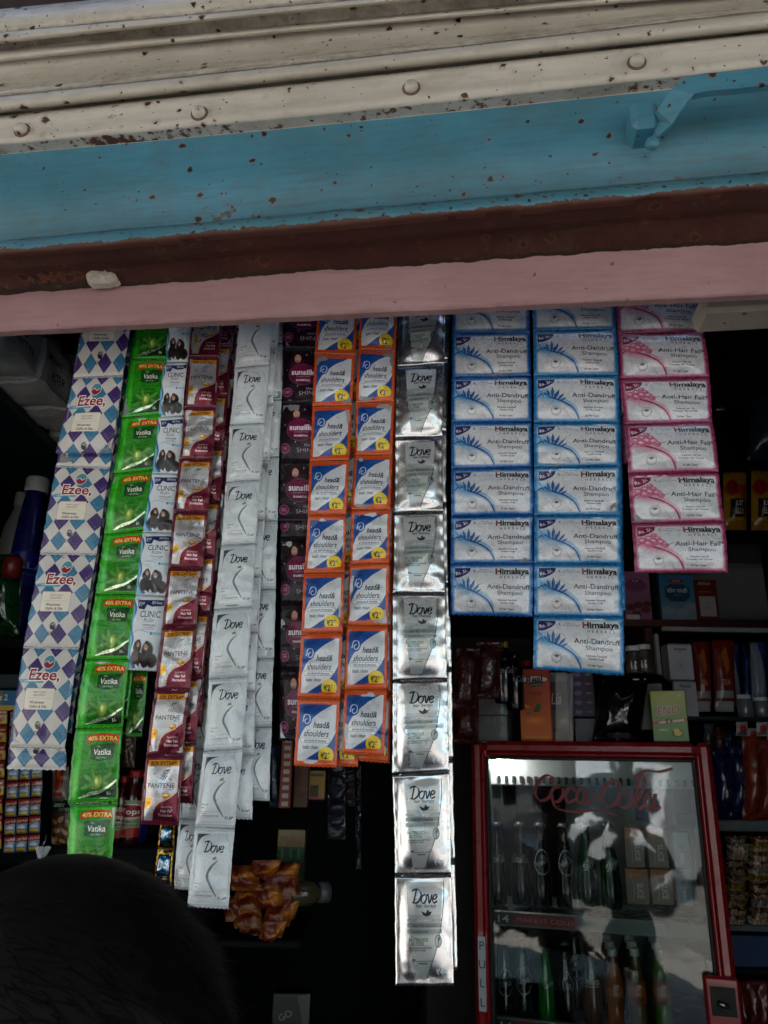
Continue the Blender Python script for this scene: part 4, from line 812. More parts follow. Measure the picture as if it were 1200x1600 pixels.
# dark car out of view, added to darken the left of the door's reflection
car = empty('reflection_car', (-4.4, -5.2, 0), 'dark small car beside the road, added to darken the cooler door reflection', 'car'); cm = simple('dark_car_paint', (20, 24, 30), .25, var=.03, coat=.6)
pf = [(0, .3), (-.05, .62), (.1, .8), (.95, .9), (1.5, 1.38), (1.9, 1.46), (3.0, 1.44), (3.5, 1.0), (3.75, .85), (3.78, .3)]
b = MB(); v = []; k = len(pf)
for s_ in (0, 1.55): v += [(-6.2 + x, -6.0 + s_ + (.14 if z > 1 and s_ == 0 else -.14 if z > 1 else 0), z) for x, z in pf]
b.add(v, [tuple(range(k))[::-1], tuple(range(k, 2 * k))] + [(i, (i + 1) % k, k + (i + 1) % k, k + i) for i in range(k)]); b.build('body', cm, car)
for x0, x1, x2, x3 in ((1.12, 2.1, 2.1, 1.58), (2.2, 3.3, 2.95, 2.2)): b = MB(); b.add([(-6.2 + x0, -4.452, .95), (-6.2 + x1, -4.452, .95), (-6.2 + x2, -4.575, 1.36), (-6.2 + x3, -4.575, 1.36)], [(0, 1, 2, 3)]); b.build('window', simple('car_window', (14, 18, 22), .06), car)
for x in (.75, 3.0):
    for y in (-5.95, -4.5): b = MB(); b.lathe([(0, -.08), (.2, -.08), (.29, -.06), (.29, .06), (.2, .08), (0, .08)], 20, M=Matrix.Translation((-6.2 + x, y, .29)) @ Matrix.Rotation(R(90), 4, 'X')); b.build('wheel', blk, car)
# shops across the road
def facade(x0, x1, h, m, label, y=-13.0, sign=None, sc=(170, 40, 40)):
    o = empty('street_building', ((x0 + x1) / 2, y, 0), label, 'building'); b = MB(); b.box(x0, x1, y - 5, y, 0, h); b.build('wall', m, o)
    n = max(1, int((x1 - x0) / 2.6)); w = (x1 - x0) / n
    for i in range(n):
        a, c = x0 + i * w + .25, x0 + (i + 1) * w - .25; b = MB()
        for k in range(22): b.box(a, c, y + .0, y + .05, .1 + k * .11, .1 + k * .11 + .1, c=.02)
        b.build('shutter', shutm, o)
        for z in np.arange(3.9, h - 1.2, 3.0):
            b = MB(); b.box(a + .3, c - .3, y, y + .04, z, z + 1.3); b.build('window', blk, o); b = MB(); b.box(a + .2, c - .2, y, y + .3, z - .12, z - .02); b.build('sill', wallc, o)
    b = MB(); b.box(x0, x1, y, y + 1.1, 2.75, 2.85); b.build('canopy', m, o)
    if sign:
        b = MB(); b.box(x0 + .4, x1 - .4, y + .02, y + .12, 2.95, 3.6, c=.02); s_ = b.build('signboard', simple('sign_white', (226, 222, 214), .4), o)
        M = Matrix.Translation(((x0 + x1) / 2, y + .13, 3.28)) @ Matrix.Rotation(R(180), 4, 'Z') @ Matrix.Rotation(R(90), 4, 'X')
    return o
facade(-16, -8.2, 6.8, wallc, 'lime washed two storey building across the road to the far left', sign=1)
facade(-8.2, -3.4, 4.2, wallb, 'pale blue single storey shop across the road')
facade(-3.4, 2.6, 7.0, wallc, 'lime washed building with signboard right across the road', sign=1)
facade(2.6, 11, 4.6, wallb, 'pale blue shops across the road to the far right', sign=1)
# white van parked across the road, its nose to the shop
van = empty('parked_van', (-2.55, -6.9, 0), 'white van parked across the road facing the shop', 'van'); wm = simple('white_car_paint', (226, 228, 230), .25, var=.03, coat=.6)
prof = [(-.0, .35), (-.02, .95), (-.22, 1.08), (-.75, 1.85), (-.95, 1.95), (-3.6, 1.98), (-3.7, 1.85), (-3.72, .35)]
b = MB(); v = []; f = []; hw = .82
for s_ in (-1, 1): v += [(-2.55 + s_ * hw * (1 if z < 1.1 else .92), -6.9 + y, z) for y, z in prof]
k = len(prof); f = [tuple(range(k))[::-1], tuple(range(k, 2 * k))] + [(i, (i + 1) % k, k + (i + 1) % k, k + i) for i in range(k)]
b.add(v, f); b.build('body', wm, van)
b = MB(); b.add([(-2.55 - .68, -6.9 - .24, 1.14), (-2.55 + .68, -6.9 - .24, 1.14), (-2.55 + .62, -6.9 - .68, 1.79), (-2.55 - .62, -6.9 - .68, 1.79)], [(0, 1, 2, 3)]); ws = b.build('windscreen', simple('van_glass', (30, 44, 54), .05), van); 
b = MB(); b.box(-3.3, -1.8, -6.9 - .005, -6.84, .36, .58, c=.02); b.build('bumper', simple('bumper_grey', (70, 72, 74), .5), van)
for s_ in (-1, 1):
    b = MB(); b.box(-2.55 + s_ * .62 - .13, -2.55 + s_ * .62 + .13, -6.93, -6.86, .68, .86, c=.03); b.build('headlight', simple('lamp_glass', (200, 205, 210), .1), van)
    for yy in (-7.6, -9.8): b = MB(); b.lathe([(0, -.09), (.2, -.09), (.3, -.07), (.3, .07), (.2, .09), (0, .09)], 20, M=Matrix.Translation((-2.55 + s_ * .74, yy, .3)) @ Matrix.Rotation(R(90), 4, 'Y')); b.build('wheel', blk, van)

# ------------------------------------------------------------------ people
def skin_body(name, pts, edges, rad, mats, parent, sub=2, root=0):
    me = bpy.data.meshes.new(name); me.from_pydata([tuple(p) for p in pts], edges, []); me.update()
    for m in mats: me.materials.append(m)
    o = bpy.data.objects.new(name, me); COL.objects.link(o)
    md = o.modifiers.new('skin', 'SKIN'); md.use_smooth_shade = True; md.branch_smoothing = .4
    me.skin_vertices[0].data[0].use_root = False
    for i, r in enumerate(rad):
        sv = me.skin_vertices[0].data[i]; sv.radius = r if isinstance(r, tuple) else (r, r); sv.use_root = (i == root)
    s2 = o.modifiers.new('sub', 'SUBSURF'); s2.levels = sub; s2.render_levels = sub
    dg = bpy.context.evaluated_depsgraph_get(); me2 = bpy.data.meshes.new_from_object(o.evaluated_get(dg)); bpy.data.objects.remove(o)
    me2.polygons.foreach_set('use_smooth', [True] * len(me2.polygons))
    return link(name, me2, parent, Matrix.Identity(4))
skin_m = simple('brown_skin', (146, 98, 74), .5, var=.08, scale=40, bump=.15, bscale=200)
def hair_mat():
    m, t, b = nodes('black_hair'); b.inputs['Base Color'].default_value = (.004, .0037, .0037, 1); b.inputs['Roughness'].default_value = .55; b.inputs['Specular IOR Level'].default_value = .12; return m
hair_m = hair_mat()
def head(parent, c, face, s=1.0, hair_len=.03, seed=1, strands=5200, tilt=0.0):
    """a head with its face towards the angle `face` (radians about z); c = centre of the skull"""
    nu, nv = 40, 30; v = []; f = []
    M = Matrix.Translation(c) @ Matrix.Rotation(face, 4, 'Z') @ Matrix.Rotation(tilt, 4, 'X')   # local: face looks along -y
    def surf(th, ph):
        x = math.sin(th) * math.sin(ph); y = -math.sin(th) * math.cos(ph); z = math.cos(th)
        rx, ry, rz = .078, .098, .118
        p = Vector((x * rx, y * ry, z * rz))
        if z < 0: p.x *= 1 - .38 * z * z; p.y = p.y * (1 - .12 * z * z) if y < 0 else p.y * (1 + .45 * z)
        if y > 0: p.y *= 1.06
        f_ = max(0, -y) ** 2
        p.y -= .022 * f_ * math.exp(-(p.x / .012) ** 2) * math.exp(-((p.z + .03) / .018) ** 2) + .012 * f_ * math.exp(-(p.x / .01) ** 2) * math.exp(-((p.z + .008) / .03) ** 2)
        for sx in (-1, 1): p.y += .012 * f_ * math.exp(-((p.x - sx * .032) / .015) ** 2) * math.exp(-((p.z - .002) / .013) ** 2)
        p.y -= .006 * f_ * math.exp(-(p.x / .04) ** 2) * math.exp(-((p.z - .022) / .01) ** 2) + .007 * f_ * math.exp(-(p.x / .02) ** 2) * math.exp(-((p.z + .066) / .009) ** 2) + .01 * f_ * math.exp(-(p.x / .02) ** 2) * math.exp(-((p.z + .105) / .015) ** 2)
        return p * s
    for j in range(nv + 1):
        for i in range(nu): v.append(M @ surf(math.pi * (.001 + .998 * j / nv), 2 * math.pi * i / nu))
    for j in range(nv):
        for i in range(nu): a, b_ = j * nu + i, j * nu + (i + 1) % nu; f.append((a, a + nu, b_ + nu, b_))
    h = link('head', mesh('head', v, f, [skin_m]), parent, Matrix.Identity(4))
    eb = simple('eye_white', (225, 222, 215), .2); ei = blk
    for sx in (-1, 1):
        b = MB(); k = [(.011 * math.sin(t), -.011 * math.cos(t)) for t in np.linspace(0.01, math.pi - .01, 10)]
        MM = M @ Matrix.Translation(Vector((sx * .032, -.081, .002)) * s) @ Matrix.Rotation(R(90), 4, 'X'); b.lathe([(max(r, 0), z) for r, z in k], 14, M=MM); e = b.build('eye', eb, h, Matrix.Identity(4))
        b = MB(); b.lathe([(0, .0115), (.005, .0108), (.0055, .0095)], 12, M=MM); b.build('iris', ei, h, Matrix.Identity(4)) if False else None
        b = MB(); n = 12; pts = []
        for q in range(n): a = 2 * math.pi * q / n; pts.append(M @ (Vector((sx * (.079 + .006 * math.cos(a) * 0), .012 + .016 * math.cos(a), -.012 + .03 * math.sin(a))) * s))
        b.tube(pts + pts[:1], .0055 * s, 8, cap=False); mid = M @ (Vector((sx * .078, .012, -.012)) * s); b.add([mid] + pts, [(0, 1 + q, 1 + (q + 1) % n) for q in range(n)], sm=True); b.build('ear', skin_m, h, Matrix.Identity(4))
    b = MB(); b.tube([M @ (Vector((x, -.094 + abs(x) * .35, -.066 + .002 * math.cos(x * 150))) * s) for x in np.linspace(-.024, .024, 9)], [.001, .003, .004, .0042, .0036, .0042, .004, .003, .001], 8); b.build('mouth', simple('lips', (120, 62, 56), .45), h, Matrix.Identity(4))
    rng = np.random.default_rng(seed); V = []; F = []
    def scalp(th, ph): return surf(th, ph)
    # under-cap
    cap_v = []; cap_f = []; J, I = 16, 36
    for j in range(J + 1):
        for i in range(I):
            ph = 2 * math.pi * i / I; front = .5 + .5 * math.cos(ph); lim = math.pi * (.66 - .33 * front ** 1.2); p = scalp(.001 + lim * j / J, ph); p = p * (1.03 + (.05 if j < J else -.04)); cap_v.append(M @ p)
    for j in range(J):
        for i in range(I): a, b_ = j * I + i, j * I + (i + 1) % I; cap_f.append((a, a + I, b_ + I, b_))
    V += [tuple(p) for p in cap_v]; F += cap_f
    for q in range(strands):
        ph = rng.uniform(0, 2 * math.pi); front = .5 + .5 * math.cos(ph); lim = math.pi * (.66 - .33 * front ** 1.2); th = math.acos(1 - rng.uniform(0, 1) * (1 - math.cos(lim)))
        p = scalp(th, ph) * 1.05; nrm = p.normalized(); whirl = Vector((0.25, -1, -.15)) if th < 1.2 else Vector((0, .25, -1)); d = (whirl - nrm * whirl.dot(nrm)).normalized(); d = (d + nrm * rng.uniform(.02, .28) + Vector(rng.normal(0, .2, 3))).normalized()
        L = hair_len * rng.uniform(.6, 1.3); w = .0006; sidev = d.cross(nrm).normalized() * w; b0 = len(V); cur = p.copy()
        for k in range(5):
            tt = k / 4; cur_w = sidev * (1 - .85 * tt); V.append(tuple(M @ (cur + cur_w))); V.append(tuple(M @ (cur - cur_w)));
            d = (d - nrm * .16 + Vector(rng.normal(0, .06, 3))).normalized(); cur = cur + d * L / 4
        for k in range(4): a = b0 + 2 * k; F.append((a, a + 1, a + 3, a + 2))
    tag(link('hair', mesh('hair', V, F, [hair_m]), h, Matrix.Identity(4)), kind='stuff')
    return h
def hand(parent, wrist, dirv, up, s, curl, m, name='hand'):
    # palm with five bent fingers, one skinned surface
    dirv = Vector(dirv).normalized(); up = Vector(up).normalized(); side = dirv.cross(up).normalized()
    pts = [Vector(wrist)]; ed = []; rad = [(.022 * s, .018 * s)]
    pts.append(pts[0] + dirv * .045 * s); rad.append((.034 * s, .014 * s)); ed.append((0, 1)); pts.append(pts[0] + dirv * .08 * s); rad.append((.036 * s, .012 * s)); ed.append((1, 2))
    for k, (off, L) in enumerate(((-.03, .07), (-.01, .08), (.01, .075), (.029, .06))):
        base = pts[0] + dirv * .085 * s + side * off * s; d = dirv.copy(); prev = 2
        for q in range(4):
            if q: base = base + d * L * s / 3; d = (d - up * curl).normalized()
            pts.append(base.copy()); rad.append(((.0088 - .001 * q) * s,) * 2); ed.append((prev, len(pts) - 1)); prev = len(pts) - 1
    base = pts[0] + dirv * .03 * s - side * .03 * s; prev = 1; d = (dirv * .6 - side * .8).normalized()
    for q in range(3):
        if q: base = base + d * .032 * s; d = (d + dirv * .3 - up * .2).normalized()
        pts.append(base.copy()); rad.append(((.011 - .0015 * q) * s,) * 2); ed.append((prev, len(pts) - 1)); prev = len(pts) - 1
    return skin_body(name, pts, ed, rad, [m], parent, 1, 0)
def person(loc, face, label, shirt, trousers, H=1.68, arms='phone', hair_len=.03, strands=1500, seed=1, headc=None, tilt=0.0, hs=1.0):
    o = empty('person', (loc[0], loc[1], .0), label, 'person'); Z = H / 1.68
    M = Matrix.Translation((loc[0], loc[1], loc[2] if len(loc) > 2 else 0)) @ Matrix.Rotation(face, 4, 'Z')
    L = lambda x, y, z: M @ Vector((x, y, z * Z))
    pts = [L(0, 0, .95), L(0, .01, 1.12), L(0, .01, 1.3), L(0, .01, 1.4), L(0, 0, 1.47), L(0, -.01, 1.53)]; rad = [(.15, .11), (.14, .1), (.16, .11), (.13, .09), (.06, .055), (.052, .052)]; ed = [(0, 1), (1, 2), (2, 3), (3, 4), (4, 5)]
    for sx in (-1, 1):
        n = len(pts); pts += [L(sx * .09, 0, .88), L(sx * .1, -.01, .5), L(sx * .1, .02, .12), L(sx * .1, -.1, .05)]; rad += [(.09, .09), (.06, .06), (.042, .042), (.04, .03)]; ed += [(0, n), (n, n + 1), (n + 1, n + 2), (n + 2, n + 3)]
        n = len(pts)
        if arms == 'phone': A_ = [L(sx * .18, 0, 1.39), L(sx * .27, -.17, 1.42), L(sx * .09, -.24, 1.66)]
        else: A_ = [L(sx * .18, 0, 1.38), L(sx * .23, .02, 1.1), L(sx * .2, -.16, .94)]
        pts += A_; rad += [(.058, .058), (.042, .042), (.027, .024)]; ed += [(3, n), (n, n + 1), (n + 1, n + 2)]
        d = (A_[2] - A_[1]).normalized(); hand(o, A_[2], d if arms == 'phone' else d, M.to_3x3() @ Vector((0, 1, .1)), 1.0, .5, skin_m)
    bm_ = skin_body('body', pts, ed, rad, [shirt, trousers, skin_m], o)
    mi = [0] * len(bm_.data.polygons)
    for i, p in enumerate(bm_.data.polygons):
        z = p.center.z / Z; q = M.inverted() @ Vector(p.center); mi[i] = 1 if z < .95 else (2 if (z > 1.455 and abs(q.x) < .08 and q.y > -.1) else (2 if z < .0 else 0))
    bm_.data.polygons.foreach_set('material_index', mi)
    hc = headc if headc is not None else L(0, -.03, 1.6); head(o, hc, face, hs, hair_len, seed, strands, tilt)
    return o
shirt_d = simple('dark_shirt', (26, 26, 32), .85, var=.2, scale=30, bump=.3); trou = simple('dark_trousers', (30, 34, 48), .85, var=.2)
person((-.19, -.42), R(180) - R(17), 'person in a dark shirt holding a phone up to photograph the shop', shirt_d, trou, H=1.58, arms='phone', strands=1200)
# phone in the raised hands, just behind the lens
ph = empty('phone', (0, -.03, CAMZ), 'dark phone held up in both hands in front of the shop', 'phone'); b = MB(); Mp = CM @ Matrix.Identity(4)
b.box(-.06, .018, -.11, .04, .004, .012, c=.002, M=Mp); b.build('case', blk, ph); b = MB(); b.box(-.057, .015, -.105, .035, .0125, .013, M=Mp); b.build('screen', simple('phone_screen', (12, 14, 18), .1), ph)
# customer at the counter, only the crown of the dark head in view
cc = P(58, 1746, .54)
person((cc.x - .02, cc.y + .02), R(68), 'dark haired person standing at the shop front, only the crown of the head in view', shirt_d, trou, H=1.72, arms='down', strands=20000, hair_len=.03, seed=5, headc=Vector((cc.x, cc.y, cc.z)), tilt=R(8), hs=1.12)
# ------------------------------------------------------------------ goods: helpers that stand things where they are seen
def flat_art(name, w, h, bg, fn, rough=.45, coat=0, **kw):
    A = Art(name, w, h, bg); fn(A); return art_mat(A, rough=rough, coat=coat, bump=.1, **kw)
def carton(name, label, cat, x0, y0, x1, y1, d, dep, front, side, t=0.0, group=None, c=.002, parent=None):
    """upright box whose front face fills the pixel box at depth d"""
    ym = (y0 + y1) / 2; a, b_ = P(x0, ym, d, t), P(x1, ym, d, t); xm = (x0 + x1) / 2; z1, z0 = P(xm, y0, d, t).z, P(xm, y1, d, t).z
    w = (b_ - a).length; M = Matrix.Translation((a.x, a.y, z0)) @ Matrix.Rotation(math.atan2(b_.y - a.y, b_.x - a.x), 4, 'Z'); h = z1 - z0
    b = MB(); b.box(0, w, 0, dep, 0, h, c=c); me = mesh(name, b.v, b.f, [front, side], None, None, smooth=False)
    l = me.uv_layers.new(name='UVMap')
    for p in me.polygons:
        p.material_index = 0 if p.normal.y < -.6 else 1
        for li in p.loop_indices: q = me.vertices[me.loops[li].vertex_index].co; l.data[li].uv = (q.x / w, q.z / h)
    o = link(name, me, parent, M); return tag(o, label, cat, group) if label else o
def pouch(name, label, cat, x0, y0, x1, y1, d, m, seed, t=0.0, lean=0, bul=.012, group=None, crk=1.2, back=None, parent=None, foot=0, seal=(.05, .05, .08, .06), zig=True):
    q = [P(x0 + lean, y0, d + foot, t), P(x1 + lean, y0, d + foot, t), P(x1, y1, d, t), P(x0, y1, d, t)]
    me = sachet_mesh(name, q, [m, back or m], seed, nx=16, ny=18, bul=bul, seal=seal, crk=crk, zig=zig)
    o = link(name, me, parent, Matrix.Identity(4) if parent is not None else None); return tag(o, label, cat, group) if label else o
def board(name, label, x0, y0, x1, y1, d, dep, m, t=0.0, cat='shelf'):
    return carton(name, label, cat, x0, y0, x1, y1, d, dep, m, m, t, c=.003)
def paint(c, **kw): return simple('paint_%d_%d_%d' % c, c, **kw)
GLB = [(.0, .0), (.92, .0), (1, .03), (1, .3), (.9, .4), (.93, .48), (.8, .58), (.56, .74), (.44, .84), (.4, .93), (.48, .94), (.48, .97), (.38, .975)]   # glass bottle
PET = [(.0, .0), (.85, .0), (1, .04), (.98, .2), (.9, .3), (.98, .4), (1, .62), (.8, .74), (.45, .86), (.4, .92), (.4, .93)]
TALL = [(0, 0), (.9, 0), (1, .03), (1, .66), (.85, .76), (.4, .88), (.36, .93)]
def bottle(label, px, y0, y1, d, m, capm, t=0.0, prof=GLB, ratio=.17, group=None, cap='crown', name='bottle', lab=None, lab_z=(.3, .6), label_r=1.0, cat='bottle'):
    f_, tp = P(px, y1, d, t), P(px, y0, d, t); h = tp.z - f_.z; r = h * ratio
    o = empty(name, f_, label, cat, group); T = Matrix.Translation(f_)
    b = MB(); b.lathe([(a * r, z * h) for a, z in prof], 22, M=T); b.build('glass_body' if prof is GLB else 'body', m, o, Matrix.Identity(4))
    nr = prof[-1][0] * r * 1.12; b = MB()
    if cap == 'crown': b.lathe([(nr * 1.35, h * .945), (nr * 1.45, h * .95), (nr * 1.2, h * .985), (nr * .9, h), (0, h)], 20, M=T)
    else: b.lathe([(nr * 1.15, h * .9), (nr * 1.2, h * .905), (nr * 1.2, h * .985), (nr * 1.05, h), (0, h)], 20, M=T)
    b.build('cap', capm, o, Matrix.Identity(4))
    if lab is not None:
        b = MB(); rr = r * label_r * 1.012; b.lathe([(rr, lab_z[0] * h), (rr, lab_z[1] * h)], 24, M=T); b.build('label', lab, o, Matrix.Identity(4))
    return o
def jar(label, px, w, y0, y1, d, glass, capm, fill=None, t=0.0, group=None, name='jar'):
    f_, tp = P(px, y1, d, t), P(px, y0, d, t); h = tp.z - f_.z; r = (P(px + w / 2, y1, d, t) - f_).length
    o = empty(name, f_, label, 'jar', group); T = Matrix.Translation(f_)
    b = MB(); b.lathe([(0, 0), (r * .95, 0), (r, .02 * h), (r, .7 * h), (r * .8, .8 * h), (r * .78, .86 * h)], 24, M=T); b.build('body', glass, o, Matrix.Identity(4))
    b = MB(); b.lathe([(r * .84, .82 * h), (r * .85, .98 * h), (r * .8, h), (0, h)], 24, M=T); b.build('lid', capm, o, Matrix.Identity(4)); return o

# ---- the red bottle cooler
TF = math.tan(R(17)); a1, b1 = P(735, 1157, 1, TF), P(1110, 1160, 1, TF); FD = .66 / (b1 - a1).length
FL = P(735, 1157, FD, TF); FW = .66; ztop = FL.z; MF = Matrix.Translation((FL.x, FL.y, 0)) @ Matrix.Rotation(-R(17), 4, 'Z'); MFi = MF.inverted()
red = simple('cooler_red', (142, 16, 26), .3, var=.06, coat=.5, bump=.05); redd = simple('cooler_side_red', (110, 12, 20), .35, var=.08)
cool = simple('cooler_lining', (176, 182, 184), .4, var=.05); gask = simple('black_gasket', (8, 8, 9), .6)
def floc(px, py, dep=0): return MFi @ P(px, py, FD + dep / math.cos(R(17)), TF)
fr = empty('bottle_cooler', FL.copy().to_3d() * 1.0, 'red framed upright glass door bottle cooler stocked with soft drinks', 'cooler'); fr.location.z = .12
def fbox(name, boxes, m, parent=None, c=.003):
    b = MB()
    for q in boxes: b.box(*q, c=c, M=MF)
    return b.build(name, m, parent or fr, Matrix.Identity(4))
Dp = .58; zb = .14; zc = ztop
W_ = .02
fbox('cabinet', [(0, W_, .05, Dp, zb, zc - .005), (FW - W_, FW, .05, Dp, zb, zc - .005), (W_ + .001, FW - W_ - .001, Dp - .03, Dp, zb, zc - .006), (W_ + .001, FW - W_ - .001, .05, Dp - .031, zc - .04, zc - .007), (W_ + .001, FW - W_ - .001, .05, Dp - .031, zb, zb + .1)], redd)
fbox('lining', [(W_ + .003, W_ + .01, .06, Dp - .034, zb + .11, zc - .045), (FW - W_ - .01, FW - W_ - .003, .06, Dp - .034, zb + .11, zc - .045), (W_ + .012, FW - W_ - .012, Dp - .042, Dp - .034, zb + .11, zc - .045)], cool)
fbox('vent_panel', [(W_ + .012, FW - W_ - .012, .12, .3, zc - .125, zc - .046)], cool); fv = []
for k in range(26): x = .06 + k * .022; fv.append((x, x + .009, .112, .1185, zc - .118, zc - .098))
fbox('vent_slot', fv, gask, c=.001)
bz = .3     # bottom of the door
door = fbox('door', [(.0, .038, .0, .045, bz, zc), (FW - .038, FW, .0, .045, bz, zc), (.038, FW - .038, .0, .045, zc - .038, zc), (.038, FW - .038, .0, .045, bz, bz + .06)], red, c=.012)
fbox('frame_bead', [(.03, .042, -.006, .02, bz + .055, zc - .031), (FW - .042, FW - .03, -.006, .02, bz + .055, zc - .031), (.0425, FW - .0425, -.006, .02, zc - .042, zc - .031)], red, door, c=.005)
fbox('gasket', [(.0425, .052, .004, .04, bz + .06, zc - .043), (FW - .052, FW - .0425, .004, .04, bz + .06, zc - .043), (.0525, FW - .0525, .004, .04, zc - .052, zc - .043)], gask, door, c=.002)
def pane_mat():
    m = bpy.data.materials.new('door_glass'); m.use_nodes = True; t = m.node_tree; t.nodes.clear(); o = N(t, 'ShaderNodeOutputMaterial'); tr = N(t, 'ShaderNodeBsdfTransparent'); gl = N(t, 'ShaderNodeBsdfGlossy', inp={'Roughness': .03}); fz = N(t, 'ShaderNodeFresnel', inp={'IOR': 1.55}); mx = N(t, 'ShaderNodeMixShader')
    tr.inputs[0].default_value = (.82, .87, .86, 1); t.links.new(fz.outputs[0], mx.inputs[0]); t.links.new(tr.outputs[0], mx.inputs[1]); t.links.new(gl.outputs[0], mx.inputs[2]); t.links.new(mx.outputs[0], o.inputs[0])
    tc = N(t, 'ShaderNodeTexCoord'); no = N(t, 'ShaderNodeTexNoise', inp={'Scale': 7.0}); t.links.new(tc.outputs['Object'], no.inputs[0]); bp = N(t, 'ShaderNodeBump', inp={'Strength': .3, 'Distance': .004}); t.links.new(no.outputs[0], bp.inputs['Height']); t.links.new(bp.outputs[0], gl.inputs['Normal']); t.links.new(bp.outputs[0], fz.inputs['Normal']); return m
fbox('pane', [(.05, FW - .05, .012, .017, bz + .058, zc - .05)], pane_mat(), door, c=0)
# lettering on the glass and the PULL plate
def strokes_mesh(words, M, h, wd, nib=(30, .25), wide=1.0, flow=()):
    L, W = script_lines(words); b = MB()
    for l in list(L) + list(flow):
        for (ax, ay), (bx, by) in zip(l, l[1:]):
            dx, dy = bx - ax, by - ay; dd = math.hypot(dx, dy)
            if dd < 1e-6: continue
            tt = abs(math.sin(math.atan2(dy, dx) - R(nib[0]))); w = wd * (nib[1] + (1 - nib[1]) * tt) / 2; nx_, ny_ = -dy / dd * w, dx / dd * w; ex, ey = dx / dd * w * .5, dy / dd * w * .5
            q = [((ax - ex + nx_), (ay - ey + ny_)), ((bx + ex + nx_), (by + ey + ny_)), ((bx + ex - nx_), (by + ey - ny_)), ((ax - ex - nx_), (ay - ey - ny_))]
            b.add([M @ Vector(((x - W / 2) * h * wide, -.0003 * (len(b.f) % 7), (.5 - y) * h)) for x, y in q], [(0, 1, 2, 3)])
    return b
dec = paint((124, 16, 24), rough=.4); p1 = floc(930, 1238, .01)
lw = script_lines('Coca-Cola')[1]
flo = [curve([(.72, .72), (.9, 1.2), (1.6, 1.3), (2.4, 1.18), (3.2, 1.3)], 8), curve([(lw - .9, -.2), (lw - .5, -.45), (lw + .0, -.45), (lw + .5, -.6)], 8)]
b = strokes_mesh('Coca-Cola', MF @ Matrix.Translation((p1.x, .009, p1.z)) @ Matrix.Rotation(R(3), 4, 'Y'), .07, .135, nib=(30, .14), flow=flo); b.build('lettering', dec, door, Matrix.Identity(4))
def text_mesh(txt, M, h, m, name, parent, bold=0.0, ext=.0006):
    tri, wd = glyphs(txt, bold); q = tri.copy(); q[..., 0] -= wd / 2; q[..., 1] -= .36; q *= h / .72; b = MB(); v = [M @ Vector((x, 0, y)) for t_ in q for x, y in t_]
    b.add(v, [(i, i + 1, i + 2) for i in range(0, len(v), 3)]); return b.build(name, m, parent, Matrix.Identity(4))
pl0, pl1 = floc(750, 1462), floc(751, 1580); pz1, pz0 = pl0.z, pl1.z
pt = fbox('pull_plate', [(.0105, .0335, -.0028, .001, pz0, pz1)], simple('plate_grey', (176, 184, 190), .35, .2), door, c=.001)
for k, ch in enumerate('PULL'): text_mesh(ch, MF @ Matrix.Translation((.022, -.0034, pz1 - (k + .5) * (pz1 - pz0) / 4.0)), .021, simple('plate_ink', (20, 24, 34), .5) if k == 0 else bpy.data.materials['plate_ink'], 'letter', pt)
# lock block low on the hinge side
l0 = floc(1098, 1522); l1 = floc(1150, 1522); lk = fbox('lock_block', [(l0.x, FW + .004, -.016, .01, l0.z - .3, l0.z)], red, door, c=.006)
q = floc(1122, 1545); fbox('lock_recess', [(l0.x + .012, FW - .008, -.0185, -.0155, q.z - .055, q.z + .008)], gask, lk, c=.001); q2 = floc(1128, 1566)
b = MB(); b.tube([MF @ Vector((q2.x - .012, -.022, q2.z + .003)), MF @ Vector((q2.x + .012, -.026, q2.z - .003))], .007, 10); b.build('lock_lever', steel, lk, Matrix.Identity(4))
# shelves of the cooler
def shelf_z(py): return floc(900, py, .06).z
z1s, z2s = floc(900, 1436, .07).z, floc(900, 1607, .07).z
sg = simple('shelf_glass_edge', (120, 140, 136), .25, var=.1); rail_m = flat_art('price_rail', 512, 48, (110, 124, 124), lambda A: (A.rect(.02, .1, .11, .9, (60, 66, 70)), A.text('14', .065, .5, .5, (200, 205, 205), .02), A.rect(.11, .1, .42, .9, (140, 46, 52)), A.text('MAKE IT COLD', .26, .5, .3, (190, 140, 140)), A.rect(.42, .2, .8, .8, (104, 120, 126)), A.rect(.8, .1, 1, .9, (92, 116, 100))), .3)
for z in (z1s, z2s, z2s - .26, z2s - .54):
    s_ = fbox('shelf', [(.034, FW - .034, .085, Dp - .05, z - .012, z)], sg, fr); b = MB(); b.box(.034, FW - .034, .068, .083, z - .03, z + .008, c=.002)
    me = mesh('price_rail', [MF @ p for p in b.v], b.f, [rail_m], [((p.x - .034) / (FW - .068), (p.z - z + .03) / .038) for p in b.v], smooth=False); link('price_rail', me, s_, Matrix.Identity(4))
# lamp in the head of the cooler
b = MB(); c_ = MF @ Vector((.085, .07, zc - .075)); b.lathe([(0, 0), (.016, .005), (.02, .013), (.017, .026), (.0, .03)], 16, M=Matrix.Translation(c_))
em = bpy.data.materials.new('lamp_glow'); em.use_nodes = True; em.node_tree.nodes['Principled BSDF'].inputs['Emission Color'].default_value = (1, .97, .9, 1); em.node_tree.nodes['Principled BSDF'].inputs['Emission Strength'].default_value = 26
b.build('lamp', em, fr, Matrix.Identity(4))
